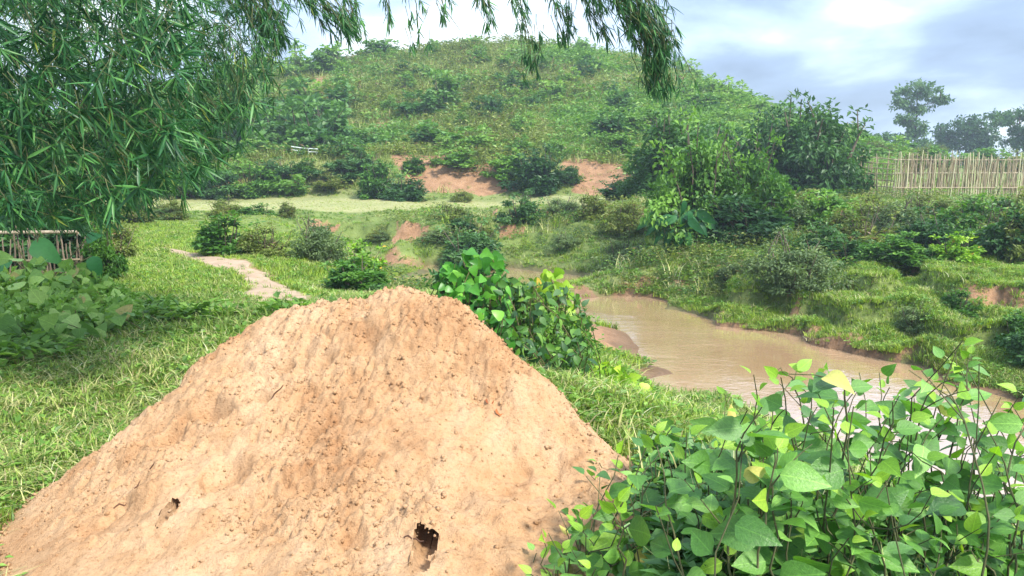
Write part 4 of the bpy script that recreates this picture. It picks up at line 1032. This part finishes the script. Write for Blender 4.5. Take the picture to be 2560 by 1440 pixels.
# outline of the left mass in the photograph; sprays thin out towards its edge
def left_edge(py):
    return float(np.interp(py, [-150, 0, 60, 110, 170, 240, 300, 350, 400, 450, 500, 545, 575], [760, 720, 705, 690, 680, 650, 620, 575, 520, 400, 330, 270, 120]))
count = 0
while count < 3300:
    py = br.uniform(-140, 560); px = br.uniform(-160, 760); e_ = left_edge(py)
    edge_ = e_ + br.normal(0, 18)
    if px > edge_: continue
    if py < 230 and br.random() < .22: continue
    q = br.random(); near_ = px < 480 and q < .40
    d = br.uniform(4.9, 6.2) if near_ else br.uniform(6.2, 10.5)
    if px > 480: d = br.uniform(6.0, 8.5)
    tip = np.array(at(px, py, d))
    al = np.array((br.normal(.55, .5), br.normal(-.25, .4), br.normal(-.65, .3)))
    if px > 560: al = np.array((br.normal(.25, .3), br.normal(-.2, .3), -1.0))
    spray(tip, al, int(br.integers(7, 13)), br.uniform(.14, .22) if px < 520 else br.uniform(.11, .16))
    count += 1
# yellow-green wisps at the lower right of the mass and on the ground-side
for k in range(60):
    px = br.uniform(250, 640); py = left_edge_y = np.interp(px, [250, 330, 480, 640], [530, 480, 430, 300]) + br.normal(0, 25)
    spray(np.array(at(px, py, br.uniform(5.5, 8))), (br.normal(.4, .4), -.1, -.8), 7, .2)
# tips hanging in along the top edge
def hang(pts, d, wid, n, ln):
    P = np.array([np.array(at(x, y, d)) for x, y in pts]); s = np.linspace(0, 1, len(P)); 
    q = np.linspace(0, 1, 14); line = np.stack([np.interp(q, s, P[:, k]) for k in range(3)], 1)
    twigs.append(line); twr.append(np.linspace(.006, .002, 14))
    for k in range(n):
        u_ = br.random() ** .9; c = np.array([np.interp(u_, s, P[:, j]) for j in range(3)])
        tn = line[min(13, int(u_ * 13) + 1)] - line[max(0, int(u_ * 13) - 1)]; tn /= np.linalg.norm(tn) + 1e-6
        tip = c + br.normal(size=3) * np.array((1, .8, .5)) * wid * (1 - .45 * u_) * d / F
        spray(tip, tn * .9 + br.normal(size=3) * .35 + np.array((.15, 0, -.45)), int(br.integers(7, 11)), ln, .5, .5)
hang([(640, -90), (760, -20), (840, 40), (880, 85)], 6.3, 36, 90, .13)
hang([(560, -60), (660, 30), (700, 110)], 6.6, 38, 80, .13)
hang([(850, -80), (880, 20), (888, 80)], 6.5, 18, 24, .12)
hang([(920, -90), (965, -10), (975, 55)], 6.8, 12, 9, .14)
hang([(980, -90), (1040, 0), (1045, 60), (1050, 130)], 6.9, 20, 14, .12)
hang([(1080, -80), (1110, 20), (1150, 75)], 7.0, 18, 9, .13)
hang([(1180, -90), (1205, -20), (1222, 62)], 6.8, 18, 17, .14)
hang([(1270, -90), (1300, 0), (1322, 90), (1330, 195)], 6.8, 22, 44, .12)
hang([(1370, -90), (1400, 0), (1420, 100)], 6.6, 22, 36, .12)
hang([(1440, -90), (1480, 10), (1515, 105)], 6.6, 24, 36, .12)
hang([(1480, -90), (1560, 0), (1630, 100), (1662, 230)], 6.4, 36, 170, .125)
hang([(1510, -90), (1600, 10), (1655, 100), (1665, 160)], 6.3, 32, 120, .125)
hang([(1560, -60), (1610, 40), (1630, 120)], 6.5, 34, 60, .125)
LP, LD, LN, LS = np.array(LP), np.array(LD), np.array(LN), np.array(LS)
rel = LP - np.array(EYE); vpx = 1280 + F * rel[:, 0] / np.maximum(rel[:, 1], .1)
score = LS / LP[:, 1] * ((vpx > 20) & (vpx < 640))
order = np.argsort(-score); big, rest = order[:290], order[290:]
V, Fc, v = scatter(bt_v, bt, LP[rest] - BL, frames(unit(LD[rest]), LN[rest]), LS[rest], br.random(len(rest)))
tag(obj('foliage', fastmesh('foliage', V, Fc, M_bam, {'v': v}), bam), kind='stuff')
bls = leaf_set('bamboo_leaf', M_bam, .09, 6, lance, 8, .35, .12, br)
for k in big: put_leaf(bls[int(k) % 8], bam, LP[k] - BL, LD[k], LN[k], float(LS[k]))
V, Fc = tube([t_ - BL for t_ in twigs], twr, 4); tag(obj('twigs', fastmesh('twigs', V, Fc, M_culm), bam), kind='stuff')
# culms: they rise behind the left edge and arch over the top of the picture
ends = [at(760, -120, 6.3), at(960, -160, 6.7), at(1230, -160, 6.8), at(1480, -150, 6.5), at(1560, -120, 6.4), at(300, -100, 6.5), at(500, 120, 7), at(250, 350, 5.6), at(60, 420, 5.0), at(420, 300, 6.8), at(100, 100, 5.5), at(380, 60, 8)]
for k, e_ in enumerate(ends):
    b0 = np.array((-8.8 + br.normal(0, .45), 9.0 + br.normal(0, .35), gz(-8.8, 9.0) - .1)); e_ = np.array(e_)
    apex = b0 * .45 + e_ * .55; apex[2] = max(e_[2] + (2.0 if k < 5 else 1.0), 4.6 + br.uniform(0, 1.0)) * 1.25
    s = np.linspace(0, 1, 26)[:, None]; c1 = b0 + (0, 0, 4.0)
    P = (1 - s) ** 3 * b0 + 3 * (1 - s) ** 2 * s * c1 + 3 * (1 - s) * s ** 2 * apex + s ** 3 * e_
    rr = np.linspace(.040, .007, 26) * (1 + .10 * (np.arange(26) % 2))
    V, Fc = tube([P - BL], [rr], 8); obj('culm', fastmesh('culm', V, Fc, M_culm), bam)
# undergrowth in the shade below it
for l, *q in (('dark undergrowth bush below the bamboo behind the low fence', 60, 640, 14.0, 210, 170, 'dark'), ('shaded leafy bush below the bamboo at the fence end', 190, 650, 13.4, 150, 150, 'dark'), ('creeper-covered bush at the right end of the low fence', 262, 690, 12.2, 80, 140, 'broad'),
              ('yellowish wispy bush where the bamboo meets the lawn', 285, 600, 15.5, 110, 100, 'olive'), ('shaded bush under the bamboo at the left edge', -60, 660, 13.0, 200, 190, 'dark'), ('light green bush at the back of the lawn under the bamboo', 215, 560, 19, 150, 120, 'olive'), ('bush between the bamboo and the far strip', 330, 545, 24, 120, 70, 'olive'), ('tall shaded bush deep under the bamboo', 100, 560, 20, 260, 170, 'dark')):
    B('bush', l, 'bush', *q)

# ------------------------------------------------------------------ big-leaved vine on the left
M_gourd = leaf_mat('gourd_leaf', (.060, .125, .034), (.110, .190, .055), (.185, .265, .110), rough=.6, transl=.25, vein=True, odd=(.34, .32, .12), oddp=.05)
gr_ = np.random.default_rng(31)
def mound_vine(name, label, cat, px0, px1, pyf, depth, hgt, nleaf, leafs, size, stems_M=M_stemg, fill=None, facing=(.25, -.75, .75)):
    """leaves spread over a mound: pyf(px) gives top and base rows; depth(px,py) the distance"""
    c = at(.5 * (px0 + px1), pyf(.5 * (px0 + px1))[1], depth(.5 * (px0 + px1), pyf(.5 * (px0 + px1))[1]))
    T = thing(name, label, cat, (c.x, c.y, gz(c.x, c.y))); T0 = np.array(T.location); paths = []
    k = 0
    while k < nleaf:
        px = gr_.uniform(px0, px1); a, b_ = pyf(px); py = gr_.uniform(a, b_); d = depth(px, py) + gr_.normal(0, .12)
        q = np.array(at(px, py, d)); g_ = gz(q[0], q[1]); q[2] = max(q[2], g_ + gr_.uniform(.06, .30))
        D = np.array((gr_.normal(0, .7), gr_.normal(-.35, .4), gr_.normal(-.35, .45)))
        Nn = np.array(facing) + gr_.normal(size=3) * .55
        put_leaf(leafs[k % len(leafs)], T, q - T0, D, Nn, gr_.uniform(*size))
        r0 = np.array((q[0] + gr_.normal(0, .15), q[1] + gr_.uniform(.05, .4), 0)); r0[2] = gz(r0[0], r0[1]) - .03
        if k % 2 == 0: paths.append(stick_path(r0 - T0, q - T0, 5, .15, gr_))
        k += 1
    tv, tf = tube(paths, [np.linspace(.008, .004, 5)] * len(paths), 5); obj('vine_stems', fastmesh('vine_stems', tv, tf, stems_M), T)
    if fill:
        M_, n_, ls, wd = fill; C = []
        for _ in range(n_):
            px = gr_.uniform(px0, px1); a, b_ = pyf(px); py = gr_.uniform(a + .15 * (b_ - a), b_); q = np.array(at(px, py, depth(px, py) + .22))
            q[2] = max(q[2], gz(q[0], q[1]) + gr_.uniform(.03, .22)); C.append(q - T0)
        V, Fc, v = foliage_cloud(gr_, np.array(C), 22, np.full(n_, .16), ls, wd)
        tag(obj('undergrowth', fastmesh('undergrowth', V, Fc, M_, {'v': v}, smooth=False), T), kind='stuff')
    return T
gl = leaf_set('gourd_leaf', M_gourd, .95, 6, heart, 7, .22, .22, gr_, wave=.012)
mound_vine('gourd_vine', 'sprawling vine with broad dusty green leaves on the left below the low fence', 'vine', -60, 335,
           lambda px: (float(np.interp(px, [-60, 0, 120, 220, 300, 335], [630, 645, 650, 670, 710, 780])), float(np.interp(px, [-60, 120, 250, 335], [960, 930, 890, 850]))),
           lambda px, py: 10.6 - (py - 640) / 300 * 3.6, .5, 298, gl, (.11, .22), fill=(M_weed, 330, .10, .6), facing=(.35, -.8, .65))
el = leaf_set('large_leaf', M_taro, .55, 8, ovate, 3, .2, .3, gr_)
q0 = at(110, 680, 11.8); eg = thing('broad_leaved_plant', 'plant with a few very large leaves leaning over the low left fence', 'plant', (q0.x, q0.y, gz(q0.x, q0.y)))
E0 = np.array(eg.location); paths = []
for px, py, D, s in ((105, 570, (-.15, -.2, .75), .34), (80, 605, (.8, -.2, -.5), .50), (30, 640, (-.5, -.3, -.4), .42), (15, 560, (-.5, -.2, .4), .32), (230, 640, (.3, -.3, -.7), .34), (215, 600, (.4, -.2, .2), .26)):
    q = np.array(at(px, py, 11.7)) - E0; put_leaf(el[int(px) % 3], eg, q, D, (.1, -1, .5), s); paths.append(stick_path((0, 0, -.05), q, 6, .12, gr_))
tv, tf = tube(paths, [np.linspace(.016, .007, 6)] * len(paths), 5); obj('stems', fastmesh('stems', tv, tf, M_stemg), eg)

# ------------------------------------------------------------------ creepers on the bank behind the heap
M_creep = leaf_mat('creeper_leaf', (.020, .085, .014), (.045, .150, .022), (.120, .270, .045), rough=.38, transl=.3)
cl_b = leaf_set('creeper_leaf', M_creep, .78, 6, heart, 6, .25, .2, gr_)
cl_l = leaf_set('creeper_leaf', M_lime, .70, 6, heart, 5, .25, .2, gr_)
cl_d = leaf_set('creeper_leaf', M_dark, .50, 5, ovate, 5, .25, .2, gr_) + leaf_set('creeper_leaf', M_broad, .5, 5, ovate, 4, .25, .2, gr_)
mound_vine('creeper', 'bright green broad-leaved creeper rising behind the top right of the sand heap', 'vine', 1100, 1280,
           lambda px: (float(np.interp(px, [1100, 1140, 1190, 1240, 1280], [690, 650, 620, 640, 680])), float(np.interp(px, [1100, 1280], [760, 880]))), lambda px, py: 7.4 - (py - 620) / 250 * .8, .8, 230, cl_b, (.075, .14), fill=(M_dark, 60, .07, .5), facing=(.2, -.9, .5))
mound_vine('creeper', 'dense dark green small-leaved climber covering the bank right of the sand heap', 'vine', 1200, 1470,
           lambda px: (float(np.interp(px, [1200, 1260, 1330, 1400, 1450, 1470], [760, 720, 700, 700, 740, 800])), float(np.interp(px, [1200, 1300, 1400, 1470], [850, 940, 1010, 1020]))), lambda px, py: 7.5 - (py - 700) / 320 * 1.2, .8, 295, cl_d, (.06, .12), fill=(M_broad, 230, .055, .45), facing=(.3, -.8, .6))
mound_vine('creeper', 'dark leafy climber linking the bright creeper to the denser one behind the heap', 'vine', 1195, 1370,
           lambda px: (float(np.interp(px, [1195, 1250, 1300, 1370], [720, 690, 690, 700])), float(np.interp(px, [1195, 1370], [860, 960]))), lambda px, py: 7.1 - (py - 700) / 320 * .9, .8, 170, cl_d, (.07, .13), fill=(M_broad, 110, .06, .5), facing=(.3, -.8, .6))
mound_vine('creeper', 'lime green young creeper on the grass bank at the water side', 'vine', 1450, 1620,
           lambda px: (float(np.interp(px, [1450, 1500, 1560, 1620], [900, 905, 930, 980])), float(np.interp(px, [1450, 1620], [1000, 1010]))), lambda px, py: 7.7 - (py - 900) / 110 * .6, .3, 200, cl_l, (.07, .13), fill=(M_lime, 70, .06, .5), facing=(.3, -.6, .8))
mound_vine('creeper', 'lime green sprig sticking out above the dark climber', 'vine', 1330, 1460,
           lambda px: (float(np.interp(px, [1330, 1400, 1430, 1460], [690, 660, 690, 770])), float(np.interp(px, [1330, 1460], [740, 830]))), lambda px, py: 7.5, .3, 40, cl_l, (.08, .14), facing=(.3, -.8, .6))

# ------------------------------------------------------------------ foreground shrubs
M_fg = leaf_mat('shrub_leaf', (.036, .095, .020), (.072, .165, .036), (.130, .240, .070), rough=.42, transl=.36, spec=.5, vein=True)
M_fgl = leaf_mat('shrub_leaf_young', (.070, .155, .014), (.115, .215, .020), (.175, .270, .040), rough=.38, transl=.4, spec=.5, vein=True)
M_fgd = leaf_mat('shrub_leaf_old', (.022, .065, .018), (.040, .100, .028), (.070, .145, .046), rough=.42, transl=.28, spec=.5, vein=True)
M_fgy = leaf_mat('shrub_leaf_dying', (.42, .25, .06), (.55, .28, .12), (.60, .45, .10), rough=.5)
fg = np.random.default_rng(77)
lv_n = leaf_set('shrub_leaf', M_fg, .60, 8, ovate, 8, .28, .20, fg, wave=.006); lv_y = leaf_set('shrub_leaf', M_fgl, .56, 8, ovate, 5, .30, .16, fg, wave=.006)
lv_d = leaf_set('shrub_leaf', M_fgd, .62, 8, ovate, 5, .25, .25, fg, wave=.006); lv_o = leaf_set('shrub_leaf', M_fgy, .55, 7, ovate, 3, .4, .4, fg)
M_wood = plain_mat('shrub_wood', [(.25, (.04, .045, .02)), (.55, (.09, .095, .04)), (.8, (.17, .16, .08))], 20, .8, .3, (3, 3, 1))
def fg_top(px):
    return float(np.interp(px, [1300, 1400, 1480, 1560, 1700, 1800, 1900, 2000, 2100, 2200, 2300, 2380, 2450, 2560, 2700], [1400, 1260, 1170, 1100, 1060, 990, 920, 940, 900, 910, 900, 830, 890, 940, 950]))
def shrub(label, px0, px1, dd, nst, seed, lsize, base_d=None, leafpitch=.055):
    r = np.random.default_rng(seed)
    cpx = .5 * (px0 + px1); c = at(cpx, 1440, dd); T = thing('leafy_shrub', label, 'shrub', (c.x, c.y, gz(c.x, c.y))); T0 = np.array(T.location)
    nl = 0
    for k in range(nst):
        px = r.uniform(px0, px1); top = fg_top(px); py = top + (r.random() ** 1.25) * (1470 - top) * .9; d = dd + r.uniform(-.35, .45) + (.25 if py < top + 90 else 0)
        tip = np.array(at(px, py, d))
        bx = c.x + (tip[0] - c.x) * r.uniform(.3, .75) + r.normal(0, .06); by = c.y + (tip[1] - c.y) * .5 + r.normal(0, .06)
        b0 = np.array((bx, by, gz(bx, by) - .04))
        P = stick_path(b0, tip, 12, .26, r); P[1:-1] += r.normal(0, .010, (10, 3)); paths = [P - T0]; rads = [np.linspace(.0055, .0018, 12)]
        q2 = e2 = None
        if r.random() < .75:                      # a side twig
            q2 = P[int(r.integers(5, 10))]; e2 = q2 + np.array((r.normal(0, .12), r.normal(0, .12), r.uniform(.04, .18)))
            paths.append(stick_path(q2 - T0, e2 - T0, 5, .1, r)); rads.append(np.linspace(.003, .0013, 5))
        tv, tf = tube(paths, rads, 6); S_ = obj('stem', fastmesh('stem', tv, tf, M_wood), T)
        L_ = np.linalg.norm(tip - b0); m = int(min(11, max(4, L_ * .62 / leafpitch)))
        az = r.uniform(0, 6.28)
        for j in range(m):
            s = 1 - (j / m) * .66 - .012; q = np.array([np.interp(s, np.linspace(0, 1, 12), P[:, a]) for a in range(3)])
            az += 2.4 + r.normal(0, .25); young = j < 2
            up = .75 if young else r.uniform(-.25, .35)
            D = np.array((math.cos(az), math.sin(az), up + r.normal(0, .15))); pet = q + D / np.linalg.norm(D) * .02
            Nn = np.array((0, -.55, .8)) + r.normal(size=3) * .5
            S = lsize * (r.uniform(.40, .65) if young else r.uniform(.6, 1.25))
            u_ = r.random()
            st_ = lv_y if (young and u_ < .55) or u_ < .07 else (lv_o if u_ > .982 else (lv_d if u_ > .82 else lv_n))
            if nl < 298: put_leaf(st_[int(r.integers(0, len(st_)))], S_, pet - T0, D, Nn, S); nl += 1
        if q2 is not None:
            for j in range(4):
                D = np.array((r.normal(), r.normal(), r.uniform(-.1, .6)))
                if nl < 298: put_leaf(lv_n[int(r.integers(0, 8))] if r.random() < .7 else lv_y[int(r.integers(0, 5))], S_, q2 + (e2 - q2) * (.4 + .2 * j) - T0, D, np.array((0, -.3, 1)) + r.normal(size=3) * .5, lsize * r.uniform(.35, .7)); nl += 1
    return T
shrub('leafy green shrub at the right foot of the sand heap, nearest the camera', 1330, 1640, 2.55, 26, 1, .105)
shrub('leafy shrub with reddish dying leaves just right of the sand heap', 1480, 1800, 2.95, 30, 2, .11)
shrub('large-leaved shrub at the bottom centre right with a dark hollow inside', 1620, 1980, 2.35, 30, 3, .115)
shrub('tall thin-twigged shrub in front of the water', 1800, 2160, 3.1, 34, 4, .115)
shrub('dense leafy shrub at the bottom right', 1950, 2320, 2.45, 32, 5, .115)
shrub('tall shrub with an upright pale shoot at the right', 2180, 2480, 2.95, 34, 6, .115)
shrub('leafy shrub cut by the right edge', 2360, 2700, 2.6, 34, 7, .115)
# dark leaf litter and twiggy growth inside the shrubs
x = rng.uniform(.25, 2.6, 2000); y = rng.uniform(1.9, 3.5, 2000); k = ~(HEAPM(x, y) & (x < .6)) & (x > .2 * y)
x, y = x[k], y[k]; z = np.where(HEAPM(x, y), heap_z(x, y), ground_z(x, y)); n = len(x)
usrc = [weed('weed', np.random.default_rng(130 + k), 26, .22, .07, .55, .08, M_fgd) for k in range(3)] + [tuft('tuft', np.random.default_rng(140 + k), 12, .30, .03, .06, .5, M_straw) for k in range(2)]
make_cover('low_weeds', 'low weeds and dry stalks between the foreground shrubs', np.stack([x, y, z - .01], 1), usrc, rng.uniform(.6, 1.3, n), rng.uniform(0, 6.28, n), np.where(rng.random(n) < .8, rng.integers(0, 3, n), rng.integers(3, 5, n)))

# ------------------------------------------------------------------ bits lying on the heap
M_chip = plain_mat('dead_leaf', [(.3, (.22, .06, .02)), (.7, (.42, .15, .05))], 8, .8, .2)
M_twig = plain_mat('dark_twig', [(.3, (.05, .025, .015)), (.7, (.14, .07, .04))], 8, .9, .2)
def on_heap(px, py, d0):
    r = raydir(px, py); best = None
    for d in np.arange(2.3, 4.9, .01):
        p = EYE + r * (d / r.y)
        if p.z <= float(heap_z(np.array([p.x]), np.array([p.y]))[0]): return np.array(p)
    return np.array(at(px, py, d0))
for l, px, py, L_, a in (('short dark twig lying on the left slope of the sand heap', 350, 1205, .16, .9), ('curved dark twig half buried low on the left of the heap', 320, 1262, .12, .5), ('thin twig beside the burrow hole in the heap', 1035, 1345, .09, -.4), ('thin dark stick near the middle of the heap', 690, 985, .11, 1.1)):
    q = on_heap(px, py, 3.5); dv = np.array((math.cos(a), math.sin(a), 0)) * L_ * .5
    ps = [q + dv * s for s in np.linspace(-1, 1, 6)]; ps = [np.array((p[0], p[1], float(heap_z(np.array([p[0]]), np.array([p[1]]))[0]) + .004)) - q for p in ps]
    V, Fc = tube([np.array(ps)], [np.linspace(.005, .003, 6)], 6); tag(obj('twig', fastmesh('twig', V, Fc, M_twig), None, q), l, 'twig')
for l, px, py in (('orange-brown dead leaf on the upper right face of the sand heap', 1250, 1045), ('red-brown dead leaf near the top right of the sand heap', 1225, 1018)):
    q = on_heap(px, py, 3.7); V, Fc = blade(.55, 6, .35, .2, ovate)
    o = obj('dead_leaf', fastmesh('dead_leaf', V * .07, Fc, M_chip), None, q + (0, -.004, .012), (.5, .1, rng.uniform(0, 6))); tag(o, l, 'leaf')

# ------------------------------------------------------------------ haze
mh, t = mat('thin_haze')
pv = N(t, 'ShaderNodeVolumePrincipled'); pv.inputs['Color'].default_value = (.72, .87, 1.0, 1); pv.inputs['Density'].default_value = .0013; pv.inputs['Anisotropy'].default_value = .2
o = N(t, 'ShaderNodeOutputMaterial'); t.links.new(pv.outputs[0], o.inputs['Volume'])
bx0, bx1, by0, by1, bz0, bz1 = -1600, 1600, -20, 950, -4, 24
V = [(x, y, z) for z in (bz0, bz1) for y in (by0, by1) for x in (bx0, bx1)]
Fc = [(0, 2, 3, 1), (4, 5, 7, 6), (0, 1, 5, 4), (2, 6, 7, 3), (0, 4, 6, 2), (1, 3, 7, 5)]
tag(obj('haze', fastmesh('haze', V, Fc, mh, smooth=False)), 'thin bluish haze', kind='stuff')
